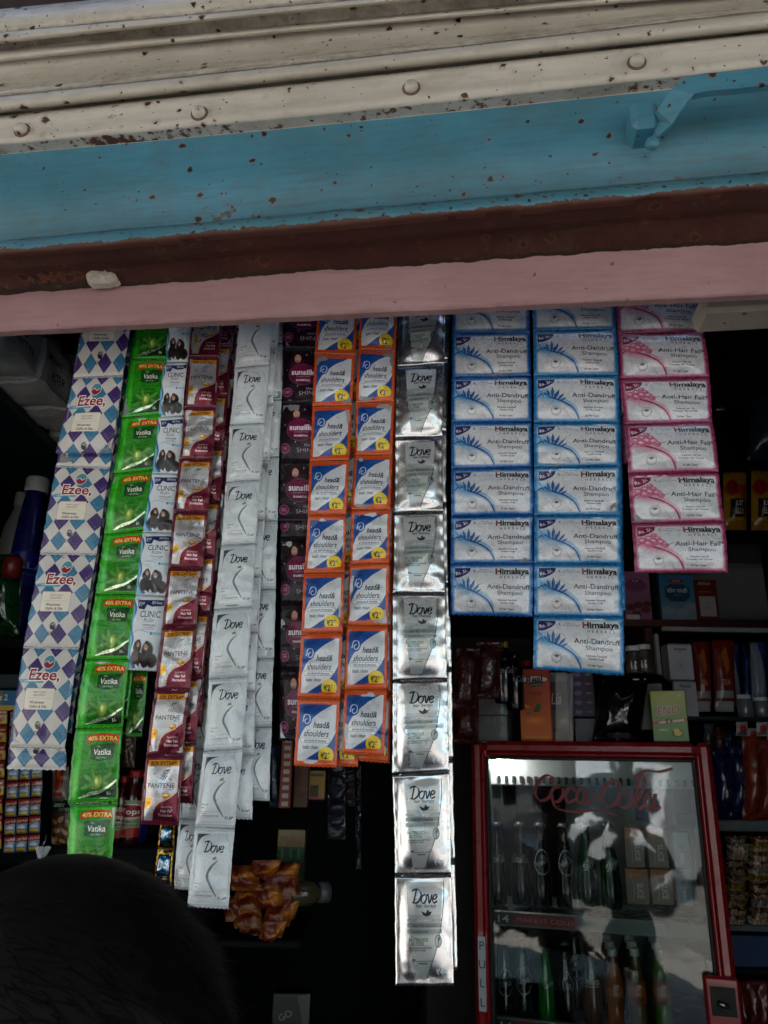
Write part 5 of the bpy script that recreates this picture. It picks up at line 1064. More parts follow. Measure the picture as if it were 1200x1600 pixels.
# drinks in the cooler
def fpx(px, dep): return FD + dep / math.cos(R(17))
def logo_bottle(name, base, fn, w=256, h=256): 
    A = Art(name, w, h, base); fn(A); return art_mat(A, rough=.12, coat=.6, bump=.0)
wht = (150, 156, 164)
m_cola = logo_bottle('cola_print', (16, 9, 9), lambda A: (script(A, 'Coca-Cola', .5, .43, .1, wht, wd=.12, wide=.9),))
m_thumb = logo_bottle('dark_cola_print', (14, 8, 10), lambda A: (A.ring(.5, .46, .15, .02, wht), A.text('Thums Up', .5, .46, .06, wht, .02, rot=-14), A.poly([(.42, .4), (.5, .36), (.6, .4), (.55, .43)], wht, .6)))
m_lime = logo_bottle('green_print_bottle', (10, 42, 18), lambda A: (A.poly([(.4, .5), (.5, .38), (.62, .42), (.56, .55)], (140, 150, 150), .6), A.text('Sprite', .52, .47, .08, (190, 196, 190), .03, rot=-24)))
m_limca = logo_bottle('clear_print_bottle', (34, 44, 36), lambda A: (A.ring(.5, .48, .16, .018, wht), A.rect(.34, .44, .66, .53, (34, 44, 36)), A.text('Limca', .5, .485, .075, wht, .02, rot=-8)))
m_mango = logo_bottle('amber_print_bottle', (70, 34, 8), lambda A: (A.text('maaza', .5, .44, .08, (200, 190, 170), .04), A.rect(.34, .5, .66, .51, (200, 190, 170))))
m_fanta = logo_bottle('flame_print_bottle', (24, 12, 10), lambda A: (A.line(curve([(.42, .56), (.4, .46), (.48, .42), (.5, .33), (.57, .42), (.62, .5), (.56, .57)]), .016, wht), A.text('Up', .5, .5, .07, wht, .02, rot=-14)))
crown = simple('crown_cap', (96, 98, 104), .35, .6); wcap = simple('white_cap', (200, 204, 204), .4)
GB = 'bottles in the cooler'
for (px, y0, y1, dep, m, ttl) in ((778, 1284, 1412, .14, m_cola, 'dark cola bottle at the left end of the upper cooler shelf'), (816, 1284, 1413, .14, m_cola, 'dark cola bottle with script print, second on the upper cooler shelf'), (848, 1285, 1415, .15, m_thumb, 'dark bottle with round white emblem beside the two script cola bottles'), (886, 1286, 1417, .15, m_thumb, 'dark bottle with round emblem next to the green bottles'), (921, 1284, 1418, .15, m_lime, 'green glass bottle on the upper cooler shelf beside the emblem bottle'), (957, 1285, 1420, .15, m_lime, 'green glass bottle on the upper cooler shelf beside the juice packs')):
    bottle(ttl, px, y0, y1, fpx(px, dep), m, crown, TF, ratio=.128, group=GB)
for i, (px, y0) in enumerate(((790, 1468), (819, 1459))): bottle('clear lime soda bottle with oval emblem, %s of two on the lower cooler shelf' % ('left', 'right')[i], px, y0, 1600, fpx(px, .14), m_limca, crown, TF, ratio=.128, group=GB)
for i, (px, y0) in enumerate(((784, 1452), (786, 1440), (824, 1446), (826, 1434))): bottle('soda bottle in the rows behind the oval emblem bottles, %s' % ('left row in front', 'left row at the back', 'right row in front', 'right row at the back')[i], px, y0, 1560 - i * 8, fpx(px, .22 + .06 * i), m_limca, crown, TF, ratio=.128, group=GB)
bottle('bright green soda bottle in the middle of the lower cooler shelf', 856, 1478, 1602, fpx(856, .14), logo_bottle('bright_green_bottle', (8, 120, 40), lambda A: A.text('Sprite', .55, .45, .07, (190, 200, 190), .03, rot=-14)), crown, TF, ratio=.125, group=GB)
bottle('dark bottle with white flame emblem on the lower cooler shelf', 888, 1470, 1602, fpx(888, .14), m_fanta, crown, TF, ratio=.128, group=GB)
bottle('dark bottle standing behind the flame emblem bottle', 903, 1450, 1575, fpx(903, .24), m_thumb, crown, TF, ratio=.128, group=GB)
bottle('amber mango drink bottle on the lower cooler shelf', 929, 1472, 1603, fpx(929, .14), m_mango, crown, TF, ratio=.128, group=GB); bottle('bottle behind the amber mango drink bottle', 925, 1462, 1580, fpx(925, .24), m_mango, crown, TF, ratio=.128, group=GB)
amb = simple('orange_drink', (150, 78, 18), .12, var=.1, coat=.5); grn = simple('lime_drink', (86, 122, 36), .12, var=.1, coat=.5); olv = simple('apple_drink', (92, 84, 34), .12, coat=.5)
wl = flat_art('drink_wrap', 128, 128, (130, 60, 20), lambda A: (A.rect(0, .3, 1, .7, (170, 90, 30)), A.text('Minute', .5, .4, .12, (210, 200, 190), .02, rot=90)), .4)
for col, (px0, m, nm) in enumerate(((964, amb, 'orange drink'), (1000, olv, 'apple drink'), (1039, grn, 'lime drink'))):
    for k in range(4):
        px, y0 = px0 - 4.5 * k, 1482 - 11 * k
        bottle('white capped plastic %s bottle, %s of its row' % (nm, ('front', 'second', 'third', 'last')[k]), px, y0, 1604 - 9 * k, fpx(px, .13 + .085 * k), m, wcap, TF, prof=PET, ratio=.125, cap='screw', lab=wl if k == 0 else None, group='plastic bottles in the cooler')
slice_m = flat_art('juice_pack_print', 128, 256, (120, 104, 92), lambda A: (A.grad(0, 0, 1, .35, (150, 70, 20), (130, 112, 100)), A.oval(.4, .2, .3, .1, (190, 110, 40), soft=.3), A.line(curve([(.2, .1), (.35, .5), (.3, .9)]), .06, (170, 160, 150), .6), A.text('SLICE', .62, .62, .13, (206, 196, 190), .03, rot=90)), .35, .3)
slb = flat_art('blue_pack_print', 128, 256, (70, 110, 140), lambda A: (A.oval(.5, .4, .2, .15, (30, 60, 110)), A.text('FIZZ', .5, .75, .1, (200, 210, 214), .02, rot=90)), .35, .3); pks = simple('pack_side', (110, 96, 86), .5)
for (x0, y0, x1, y1, m, ttl) in ((977, 1292, 1007, 1356, slice_m, 'upper left juice pack in the cooler'), (978, 1357, 1014, 1413, slice_m, 'lower left juice pack in the cooler, on the shelf'), (1012, 1294, 1044, 1357, slice_m, 'upper right juice pack in the cooler'), (1017, 1358, 1052, 1414, slice_m, 'lower right juice pack in the cooler, on the shelf')):
    carton('juice_pack', ttl, 'juice pack', x0, y0, x1, y1, fpx(x0, .13), .05, m, pks, TF, group='juice packs in the cooler')
for (x0, y0, x1, y1, ttl) in ((1052, 1300, 1078, 1356, 'blue drink pack stacked at the right end of the upper cooler shelf'), (1056, 1357, 1082, 1416, 'blue drink pack standing at the right end of the upper cooler shelf')): carton('juice_pack', ttl, 'juice pack', x0, y0, x1, y1, fpx(x0, .13), .05, slb, pks, TF)

# ---- on top of the cooler and behind it
def top(px): return P(px, 1157, FD + .1, TF)
zt = 1160
grb = simple('grey_wrapped_box', (120, 120, 122), .3, var=.2, scale=20, coat=.4, bump=.5, bscale=80)
carton('wrapped_box', 'upper grey plastic wrapped box stacked on the cooler beside the juice carton', 'box', 745, 1081, 793, 1117, FD - .08 + .12, .12, grb, grb, TF); carton('wrapped_box', 'lower grey plastic wrapped box resting on the cooler top', 'box', 745, 1118, 793, 1160, FD - .08 + .12, .12, grb, grb, TF)
def real(A):
    A.grad(0, 0, 1, 1, (176, 56, 30), (220, 120, 40)); A.oval(.5, .15, .44, .11, (130, 20, 24)); A.oval(.5, .15, .42, .1, (226, 220, 214)); A.text('Real', .5, .145, .1, (40, 20, 24), .03, shear=.2, rot=-8); A.poly([(.3, .2), (.8, .18), (.74, .24), (.4, .26)], (60, 60, 60)); A.text('fruit power', .56, .22, .022, (220, 220, 210), rot=-5)
    A.text('Orange', .5, .335, .042, (70, 30, 14), .01, wide=1.1); A.rect(.4, .38, .7, .384, (120, 60, 20)); A.oval(.18, .52, .2, .06, (228, 128, 36), a0=20); A.oval(.16, .52, .12, .04, (240, 170, 70), a0=20); A.oval(.54, .78, .4, .18, (214, 106, 30)); A.oval(.48, .72, .25, .1, (236, 140, 60), soft=.6); A.poly(curve([(.42, .6), (.55, .5), (.68, .5), (.6, .6), (.42, .6)]), (40, 96, 30)); A.oval(.28, .62, .1, .03, (50, 110, 40), a0=-20); A.text('1L', .12, .05, .02, (240, 230, 220)); A.rect(.1, .94, .9, .96, (236, 160, 60))
carton('juice_carton', 'orange fruit juice carton with an oval white logo, on the cooler', 'juice carton', 812, 1045, 861, 1158, FD - .04 + .1, .075, flat_art('juice_print', 256, 600, (200, 90, 30), real, .35, .3), simple('carton_orange', (190, 84, 34), .4), TF)
b = MB(); c_ = P(822, 1040, FD + .1, TF); b.lathe([(.013, 0), (.013, .014), (0, .015)], 16, M=Matrix.Translation(c_)); 
tag(b.build('screw_cap', simple('cap_red', (150, 30, 26), .4)), 'red screw cap on top of the orange juice carton, partly behind a sachet', 'cap')
def lia(A): A.rect(0, .1, 1, .55, (58, 34, 50)); A.rect(0, 0, 1, .14, (110, 106, 112)); A.text('Lia', .36, .38, .17, (214, 190, 196), .01, shear=.25); A.rect(0, .55, 1, .8, (84, 78, 60)); A.oval(.7, .7, .2, .1, (150, 140, 110)); A.rect(0, .86, 1, 1, (120, 40, 40))
carton('incense_box', 'dark box printed Lia behind crumpled plastic beside the juice carton', 'box', 861, 1050, 888, 1160, FD + .08, .06, flat_art('lia_print', 128, 300, (60, 44, 50), lia), simple('incense_side', (70, 50, 54)), TF)
def clear_film():
    m, t, b = nodes('clear_film'); b.inputs['Base Color'].default_value = (.8, .8, .8, 1); b.inputs['Roughness'].default_value = .1; b.inputs['Alpha'].default_value = .22; b.inputs['Specular IOR Level'].default_value = 1; return m
film = clear_film(); pouch('plastic_bag', 'crumpled clear plastic bag hanging beside the dark Lia box', 'bag', 868, 1052, 896, 1160, FD + .03, film, 61, TF, crk=3, bul=.012)
def purple(A):
    for k in range(5):
        A.rect(0, k * .2, 1, k * .2 + .19, (48, 32, 78)); A.ring(.28, k * .2 + .095, .13, .02, (170, 140, 180)); A.text('NO', .28, k * .2 + .095, .05, (200, 180, 200), .02); A.oval(.75, k * .2 + .095, .14, .055, (190, 140, 60)); A.rect(0, k * .2 + .09, 1, k * .2 + .1, (120, 90, 60), .6)
carton('incense_pack', 'purple pack with a column of round gold emblems hanging under the sky blue strip', 'pack', 893, 1047, 929, 1120, FD + .14, .03, flat_art('purple_print', 128, 320, (48, 32, 78), purple, .3, .3), simple('purple_side', (44, 30, 70)), TF)
gj = simple('jar_glass_dim', (70, 66, 58), .08, var=.3, scale=40, coat=.8)
carton('tin_box', 'plain grey steel box low behind the purple pack', 'box', 898, 1122, 985, 1160, FD + .16, .1, simple('dull_steel', (92, 94, 96), .35, .5, var=.2), darksteel, TF)
for k, (y0, y1) in enumerate(((1052, 1075), (1076, 1099), (1100, 1122))): jar('small glass spice jar, %s of the stack beside the purple pack' % ('top', 'middle', 'bottom')[k], 947, 32, y0, y1, FD + .2, gj, steel, group='stacked spice jars')
for k, (px, y0, y1, ttl) in enumerate(((992, 1010, 1052, 'glass jar with steel lid standing left of the white framed case'), (1008, 1008, 1050, 'glass jar nearest the brown wooden divider'))): jar(ttl, px, 26, y0, y1, 2.15, gj, wcap)
# chilli bags, bottle with yellow cap
cho = simple('chilli_red', (66, 14, 10), .3, var=.6, scale=90, bump=1.0, bscale=120, coat=.6)
for k, (x0, y0, x1, y1, l, ttl) in enumerate(((706, 1010, 744, 1110, 8, 'bag of dried red chillies nearest the silver strip'), (738, 1000, 782, 1092, 6, 'bag of dried red chillies next to the yellow capped bottle'), (708, 1088, 748, 1162, 0, 'low dark bag of spices beside the grey wrapped boxes'))): pouch('chilli_bag', ttl, 'bag', x0, y0, x1, y1, 2.25 + .03 * k, cho, 70 + k, lean=l, bul=.03, crk=2.5)
bottle('dark sauce bottle with a yellow cap behind the grey wrapped boxes', 789, 1003, 1100, 2.3, m_cola, simple('yellow_cap', (190, 150, 24), .4), prof=TALL, ratio=.16, cap='screw')
bottle('second dark bottle between chilli bag and juice carton', 806, 1020, 1110, 2.34, m_cola, blk, prof=TALL, ratio=.16, cap='screw')
# black case and black bag, fruit salt box
b = MB(); tag(carton('black_case', 'black hard case lying behind the green and yellow antacid box', 'case', 976, 1052, 1054, 1157, FD + .1, .14, simple('case_black', (14, 14, 15), .35, bump=.3), blk, TF, c=.03), None)
pouch('plastic_bag', 'glossy black plastic bag slumped on the cooler top, its fold catching light', 'bag', 925, 1056, 1000, 1160, FD + .02, simple('bin_bag_black', (12, 12, 13), .12, coat=.8), 80, TF, lean=14, crk=3.5, bul=.03)
def eno(A):
    A.grad(0, 0, 1, 1, (148, 164, 46), (66, 130, 52)); A.oval(.2, .15, .5, .3, (190, 180, 90), soft=.8, al=.5); A.text('ENO', .5, .385, .16, (232, 226, 226), .05, shear=.15, rot=-5); A.text('ENO', .5, .385, .16, (150, 26, 50), .015, shear=.15, rot=-5); A.poly([(0, .62), (1, .54), (1, .6), (0, .68)], (180, 60, 60)); A.poly([(.2, .61), (.9, .56), (.9, .6), (.2, .65)], (220, 200, 190)); A.oval(.48, .6, .1, .07, (70, 24, 30)); A.text('6', .48, .6, .07, (240, 230, 225), .02); A.text('LEMON', .3, .77, .045, (214, 222, 190), .01); A.oval(.68, .84, .16, .1, (40, 84, 30)); A.oval(.7, .84, .11, .07, (210, 180, 40)); A.oval(.66, .78, .08, .05, (222, 196, 60)); A.oval(.84, .1, .04, .03, (190, 200, 130))
carton('antacid_box', 'green and yellow fruit salt box printed ENO, upright on the cooler', 'box', 1018, 1079, 1074, 1159, FD - .02 + .06, .035, flat_art('eno_print', 300, 420, (110, 150, 50), eno, .35, .2), simple('eno_side', (90, 140, 50)), TF)
# ------------------------------------------------------------------ goods at the right
wpan = simple('grey_board', (120, 122, 122), .7, var=.1, scale=3); whm = simple('old_white_metal', (140, 144, 146), .4, var=.15)
board('shelf', 'black shelf board high at the right under the yellow pouches', 1120, 829, 1330, 851, 2.35, .25, blk)
for k, (px, w, y0, y1, ttl) in enumerate(((1132, 46, 640, 830, 'tall dark jar on the black shelf, lowest of the stack'), (1130, 50, 560, 655, 'dark jar in the middle of the stack at the right'), (1127, 40, 482, 570, 'dark jar at the top of the stack, just under the pale ledge'))):
    if k == 0: continue
    jar(ttl, px, w, y0, y1, 2.5, simple('dark_jar_glass', (22, 18, 18), .12, coat=.8), blk)
jar('dark fat jar on the black shelf behind the pink sachets', 1140, 62, 652, 829, 2.5, simple('dark_jar_brown', (26, 18, 16), .15, coat=.8), blk)
jel = flat_art('jelly_print', 192, 256, (176, 130, 30), lambda A: (A.oval(.3, .3, .25, .18, (150, 36, 30), soft=.2), A.oval(.7, .35, .2, .15, (190, 60, 30), soft=.2), A.rect(.2, .5, .9, .8, (34, 26, 22)), A.text('JUST', .55, .57, .09, (220, 216, 200), .02), A.text('JELLY', .55, .7, .1, (220, 216, 200), .02), A.rect(0, .85, 1, 1, (150, 110, 20))), .25, .4)
pouch('jelly_pouch', 'yellow pouch of jelly sweets, left one of two on the black shelf', 'pouch', 1130, 738, 1166, 829, 2.36, jel, 90, bul=.03, crk=2); pouch('jelly_pouch', 'yellow pouch of jelly sweets cut by the right frame edge on the black shelf', 'pouch', 1174, 735, 1212, 829, 2.36, jel, 91, bul=.03, crk=2)
pouch('cloth_bundle', 'dark blue plastic bundle hanging at the upper right above the jelly pouches', 'bundle', 1168, 560, 1230, 720, 2.4, simple('navy_plastic', (26, 52, 74), .3, coat=.4), 92, bul=.05, crk=3, lean=12)
# cabinet with the three boxes
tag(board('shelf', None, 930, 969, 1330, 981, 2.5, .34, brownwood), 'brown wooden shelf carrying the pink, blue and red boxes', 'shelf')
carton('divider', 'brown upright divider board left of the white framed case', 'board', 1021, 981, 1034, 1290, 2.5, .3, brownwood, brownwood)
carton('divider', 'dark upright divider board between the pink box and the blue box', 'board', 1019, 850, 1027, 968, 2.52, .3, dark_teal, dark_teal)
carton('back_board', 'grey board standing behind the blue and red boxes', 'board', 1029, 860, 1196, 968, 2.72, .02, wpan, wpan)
def pinkbox(A): A.grad(0, 0, 1, 1, (160, 100, 140), (130, 80, 110)); A.oval(.45, .3, .4, .2, (126, 64, 104)); A.oval(.45, .2, .25, .06, (120, 24, 40)); A.text('ROSE', .45, .2, .05, (220, 180, 190), .02); [A.oval(x, y, .18, .1, (90, 36, 44), soft=.2) for x, y in ((.2, .75), (.5, .7), (.75, .8), (.4, .88), (.85, .68))]; A.rect(0, .9, .5, 1, (200, 190, 196))
def bluebox(A): A.grad(0, 0, 1, 1, (30, 110, 150), (110, 130, 150)); A.poly([(.15, .3), (.3, .22), (.7, .22), (.85, .3), (.85, .5), (.7, .6), (.3, .6), (.15, .5)], (14, 60, 90)); A.oval(.5, .14, .24, .06, (150, 28, 36)); A.text('SATYA', .5, .14, .04, (230, 200, 200), .02); A.text('\u0938\u094b\u0928 \u092a\u092a\u0921\u0940', .5, .36, .09, (200, 214, 220), .02); A.text('SWEETS', .5, .46, .03, (160, 190, 200)); [A.oval(x, y, .2, .12, (140, 150, 166), soft=.4, al=.7) for x, y in ((.2, .8), (.6, .85), (.85, .72))]
def redbox(A): A.rect(.2, .1, .75, .13, (170, 130, 110)); A.text('MASALA', .5, .08, .05, (200, 160, 140), .02); A.rect(.2, .3, .7, .315, (180, 130, 50)); A.rect(.2, .42, .88, .92, (160, 160, 158)); A.text('Rs', .6, .58, .04, (60, 60, 60)); A.rect(.3, .68, .7, .69, (80, 80, 80)); A.rect(.3, .74, .6, .75, (80, 80, 80))
carton('sweet_box', 'pink sweet box with dark round fruits printed on its foot', 'box', 976, 893, 1017, 968, 2.5, .06, flat_art('pinkbox_print', 200, 320, (150, 90, 130), pinkbox), simple('pinkbox_side', (140, 90, 120)))
carton('sweet_box', 'blue sweet box with a red oval, beside the dark red packet', 'box', 1032, 898, 1086, 968, 2.5, .06, flat_art('bluebox_print', 256, 320, (50, 110, 140), bluebox), simple('bluebox_side', (50, 90, 110)))
carton('spice_packet', 'narrow dark red packet with a white label right of the blue box', 'packet', 1085, 906, 1122, 968, 2.52, .04, flat_art('redbox_print', 160, 320, (96, 20, 18), redbox), simple('redbox_side', (80, 20, 18)))
# white framed glass case
gc = empty('glass_case', P(1120, 1290, 2.42), 'white metal framed glass case full of hanging packets at the right', 'display case')
carton('frame_top', None, '', 1037, 981, 1330, 988, 2.42, .02, whm, whm, parent=gc); carton('frame_side', None, '', 1037, 990, 1043, 1290, 2.42, .02, whm, whm, parent=gc); carton('case_shelf', None, '', 1045, 1120, 1330, 1127, 2.46, .25, teal, teal, parent=gc); carton('case_back', None, '', 1045, 988, 1330, 1290, 2.78, .01, darksteel, dark_teal, parent=gc)
an = lambda A: (A.text('Anmol', .5, .14, .1, (70, 60, 80), .02), A.text('Sweet', .5, .24, .04, (90, 90, 100)), [A.ring(.5 + .12 * math.cos(k), .6 + .1 * math.sin(k), .1, .006, (90, 100, 120)) for k in range(6)], A.rect(0, .02, 1, .04, (90, 80, 90)))
am_ = flat_art('anmol_print', 192, 256, (176, 182, 190), an); ams = simple('anmol_side', (150, 156, 164))
carton('biscuit_box', 'white box with thin flower print, upper one inside the framed case', 'box', 1045, 1006, 1083, 1062, 2.45, .06, am_, ams); carton('biscuit_box', 'white box with thin flower print, lower one beside the green box', 'box', 1054, 1064, 1090, 1119, 2.45, .06, am_, ams)
rb = flat_art('red_bag_print', 160, 320, (110, 28, 16), lambda A: (A.poly([(.3, .2), (.6, .1), (.7, .4), (.5, .5)], (180, 110, 40), .7), A.rect(.1, .72, .9, .82, (150, 150, 150)), A.rect(.1, .86, .9, 1, (160, 164, 168)), A.text('TEA', .5, .6, .08, (200, 150, 120), .02)), .3, .3)
wb = flat_art('white_bag_print', 160, 320, (124, 132, 146), lambda A: (A.poly([(.5, 0), (1, 0), (1, .7), (.7, .4)], (30, 60, 120)), A.rect(0, .9, 1, 1, (30, 50, 110)), A.line([(.4, .1), (.5, .9)], .02, (90, 100, 120))), .25, .5)
bb_ = simple('blue_foil', (12, 44, 84), .2, .5, var=.4)
for k, (x0, x1, y0, y1, m, ttl) in enumerate(((1086, 1112, 1002, 1112, rb, 'orange red pouch with white foot hanging in the case, left one'), (1116, 1150, 1000, 1112, rb, 'orange red pouch with white foot hanging in the case, wider one'), (1134, 1158, 1006, 1106, wb, 'pale pouch hanging in the case right of the red pouches'), (1162, 1176, 1006, 1110, bb_, 'narrow blue foil strip hanging in the case'), (1174, 1200, 1004, 1106, wb, 'pale pouch hanging in the case near the right frame edge'), (1200, 1222, 1010, 1112, bb_, 'blue foil pouch cut by the right frame edge'))):
    pouch('hanging_pouch', ttl, 'pouch', x0, y0, x1, y1, 2.5 + .02 * (k % 3), m, 100 + k, lean=-4, bul=.015, crk=2, group='pouches hanging in the glass case')
for k, (px, y0, ttl) in enumerate(((1166, 1086, 'short clear jar standing on the case shelf'), (1192, 1090, 'second short clear jar at the right end of the case shelf'))): jar(ttl, px, 24, y0, 1121, 2.47, simple('pale_jar', (110, 112, 116), .1, coat=.8), wcap)
nav = simple('navy_bag', (16, 26, 70), .25, var=.4, coat=.5); orb = simple('orange_bag', (110, 40, 18), .3, var=.5, scale=50, coat=.4)
for k, (x0, y0, x1, y1, m, ttl) in enumerate(((1113, 1170, 1142, 1280, nav, 'dark blue detergent bag next to the cooler corner'), (1140, 1164, 1168, 1280, nav, 'second dark blue detergent bag right of the first'), (1160, 1150, 1186, 1282, orb, 'orange snack bag beside the dark blue bags'), (1184, 1156, 1214, 1283, orb, 'orange snack bag at the right frame edge'))): pouch('bag', ttl, 'bag', x0, y0, x1, y1, 2.3 + .02 * (k % 2), m, 120 + k, bul=.03, crk=3)
for k in range(4): pouch('small_packet', 'little white and red packet above the orange bags, %s' % ('nearest the cooler', 'second from the cooler', 'third from the cooler', 'at the right frame edge')[k], 'packet', 1150 + 16 * k, 1128 + (k % 2) * 10, 1168 + 16 * k, 1150 + (k % 2) * 8, 2.35, flat_art('tiny_print_%d' % k, 64, 64, (160, 150, 146), lambda A: (A.oval(.5, .5, .3, .3, (150, 40, 40)), A.rect(.1, .7, .9, .9, (90, 90, 90)))), 130 + k, bul=.01, group='little packets above the orange bags')
tm = simple('grey_teal_edge', (72, 84, 88), .5, var=.2)
board('shelf', 'grey shelf right of the cooler carrying the dark blue and orange bags', 1118, 1283, 1340, 1301, 2.28, .3, tm)
board('shelf', 'grey shelf right of the cooler carrying the stacked snack packets', 1134, 1447, 1340, 1457, 2.24, .3, tm)
board('shelf', 'lowest shelf right of the cooler, above dark red goods', 1140, 1515, 1340, 1524, 2.22, .3, dark_teal)
rng = random.Random(8)
sn = [flat_art('snack_print_%d' % k, 96, 32, c, lambda A: (A.rect(.2, .2, .8, .8, (150, 130, 110)), A.fuzz(.08, 3, 4)), .25, .5) for k, c in enumerate(((70, 58, 44), (96, 78, 24), (70, 36, 18), (96, 92, 86)))]
for k in range(11):
    for j in range(2):
        x0 = 1134 + j * 36 + rng.uniform(-3, 3); y = 1445 - k * 12.5
        pouch('snack_packet', 'flat snack packet in the %s stack on the grey shelf, %s' % (('left', 'right')[j], ('at the bottom', 'second from the bottom', 'third up', 'fourth up', 'fifth up', 'in the middle', 'seventh up', 'eighth up', 'ninth up', 'second from the top', 'at the top')[k]), 'packet', x0, y - 14, x0 + 36, y + rng.uniform(-1, 1), 2.26 + rng.uniform(0, .02), sn[rng.randrange(4)], 200 + k * 2 + j, lean=rng.uniform(-3, 3), bul=rng.uniform(.004, .014), crk=3, zig=False, foot=rng.uniform(-.06, -.02), group='snack packets stacked on the grey shelf')
carton('blue_crate', 'dark blue crate under the snack shelf at the right', 'crate', 1143, 1462, 1230, 1514, 2.24, .2, simple('crate_blue', (22, 48, 84), .5), simple('crate_blue2', (20, 44, 78), .5))
for k in range(4): pouch('bag', ('dark red bag under the lowest shelf, %s' % ('nearest the cooler', 'second from the cooler', 'third from the cooler', 'at the frame edge')[k]), 'bag', 1150 + 17 * k, 1532, 1168 + 17 * k, 1612, 2.24, simple('dark_red_bag_%d' % k, (80, 14, 16), .3, coat=.4, var=.4), 240 + k, bul=.02, crk=2)

# ------------------------------------------------------------------ goods at the left
lw_ = carton('shelf_post', 'dark teal upright post of the left shelves', 'post', 71, 1120, 84, 1345, 1.92, .3, dark_teal, dark_teal)
# long shelf along the left wall with cartons in paper wrap
SZ = P(0, 600, 1.5).z; b = MB(); b.box(-1.6, -.84, 1.3, 2.6, SZ - .03, SZ, c=.003)
tag(b.build('shelf', teal), 'teal painted plank shelf high on the left wall under the white cartons', 'shelf')
def wrap_art(name, lines, sd):
    def fn(A):
        A.fuzz(.02, sd, 5)
        for (tx, x, y, h, rot, bo) in lines: A.text(tx, x, y, h, (46, 46, 50), bo, rot=rot)
        A.line([(.0, .93), (1, .95)], .006, (120, 118, 112)); A.line([(.05, 0), (.04, 1)], .004, (130, 128, 120))
    return flat_art(name, 420, 300, (236, 234, 228), fn, .5, .2)
wts = [[('FILTER', .5, .3, .16, 0, .02), ('CIGARETTES', .5, .55, .14, 0, .02), ('20 x 10', .3, .8, .07, 0, 0)], [('CIG LENGTH 84', .5, .2, .1, 0, 0), ('UNDERAGE SALE IS', .5, .5, .1, 0, .025), ('PUNISHABLE', .5, .7, .1, 0, .025)], [('SMOKING', .4, .3, .12, 0, .02), ('FILTER', .6, .6, .16, -4, .02)], [('INJURIOUS TO HEALTH', .5, .4, .08, 0, .02), ('NOT FOR SALE', .5, .65, .1, 0, .02)], [('UNDERAGE SALE', .5, .35, .1, 0, .02), ('ONE CARTON', .5, .7, .08, 0, 0)]]
wm_ = [wrap_art('carton_print_%d' % k, l, k) for k, l in enumerate(wts)]; wsd = simple('paper_wrap', (232, 230, 224), .55, var=.12, scale=20, bump=.5, bscale=40)
def lay_carton(label, x, y, z, w, l, h, rz, m, sd):
    """paper wrapped carton, l along y; the print runs over its shop side, its front end and its foot"""
    rg = random.Random(sd); M = Matrix.Translation((x, y, z)) @ Matrix.Rotation(rz, 4, 'Z'); b = MB(); n = 7; vs_ = []
    b.box(-w, 0, 0, l, 0, h, c=.006); me = mesh('c', b.v, b.f, [m, wsd], None, None, smooth=False); bmx = None
    import bmesh
    bmx = bmesh.new(); bmx.from_mesh(me); bmesh.ops.subdivide_edges(bmx, edges=[e for e in bmx.edges if e.calc_length() > .03], cuts=6, use_grid_fill=True); uvl = bmx.loops.layers.uv.new('UVMap')
    for f in bmx.faces:
        nx_ = f.normal; f.smooth = False; f.material_index = 0 if (nx_.x > .7 or nx_.y < -.7) else 1
        for lp in f.loops:
            p = lp.vert.co; lp[uvl].uv = ((p.y / l, p.z / h) if nx_.x > .7 else ((p.x + w) / w, p.z / h) if abs(nx_.y) > .7 else (p.y / l, (p.x + w) / w))
    for v_ in bmx.verts:
        e = noise.noise_vector(v_.co * 20 + Vector((sd, 0, 0))) * .009; v_.co += e
    bmx.to_mesh(me); bmx.free(); return tag(link('wrapped_carton', me, None, M), label, 'carton', 'paper wrapped cartons on the high left shelf')
lay_carton('white wrapped carton on the teal shelf, nearest and cut by the left edge', -.74, 1.28, SZ + .004, .12, .2, .1, R(4), wm_[0], 1)
lay_carton('white wrapped carton lettered filter cigarettes, second on the teal shelf', -.75, 1.49, SZ + .004, .16, .13, .11, R(-5), wm_[2], 2)
lay_carton('white wrapped carton printed with sale warning, in the middle of the shelf', -.73, 1.63, SZ + .004, .12, .14, .12, R(3), wm_[1], 3)
lay_carton('white wrapped carton leaning at the shelf end beside the argyle sachets', -.74, 1.79, SZ + .004, .12, .15, .11, R(-6), wm_[3], 4)
lay_carton('white wrapped carton on top of the middle cartons under the lintel', -.79, 1.5, SZ + .12, .14, .2, .09, R(6), wm_[4], 5)
lay_carton('white wrapped carton on top at the far end of the shelf', -.77, 1.74, SZ + .125, .13, .2, .09, R(-3), wm_[0], 6)
# lower left shelves
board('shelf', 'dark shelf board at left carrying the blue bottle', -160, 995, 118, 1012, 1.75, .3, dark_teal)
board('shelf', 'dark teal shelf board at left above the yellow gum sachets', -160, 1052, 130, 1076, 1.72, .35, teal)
uj = flat_art('ujala_print', 192, 128, (22, 26, 120), lambda A: (A.text('UJALA', .55, .4, .2, (170, 180, 220), .01), A.text('Supreme', .6, .65, .1, (150, 160, 200), 0)), .3, .3)
bottle('deep blue fabric whitener bottle with a white cap at the left edge', 19, 747, 995, 1.8, simple('deep_blue', (14, 16, 84), .25, coat=.4), simple('cap_white', (180, 182, 184), .4), prof=[(0, 0), (.95, 0), (1, .02), (1, .45), (.92, .6), (.78, .8), (.62, .9), (.6, .91)], ratio=.088, cap='screw', lab=uj, lab_z=(.3, .5))
bottle('pale capped bottle behind the deep blue one, at the very edge', -4, 770, 995, 1.95, simple('pale_grey_plastic', (120, 124, 126), .4), simple('cap_grey', (150, 150, 150), .4), prof=TALL, ratio=.085, cap='screw')
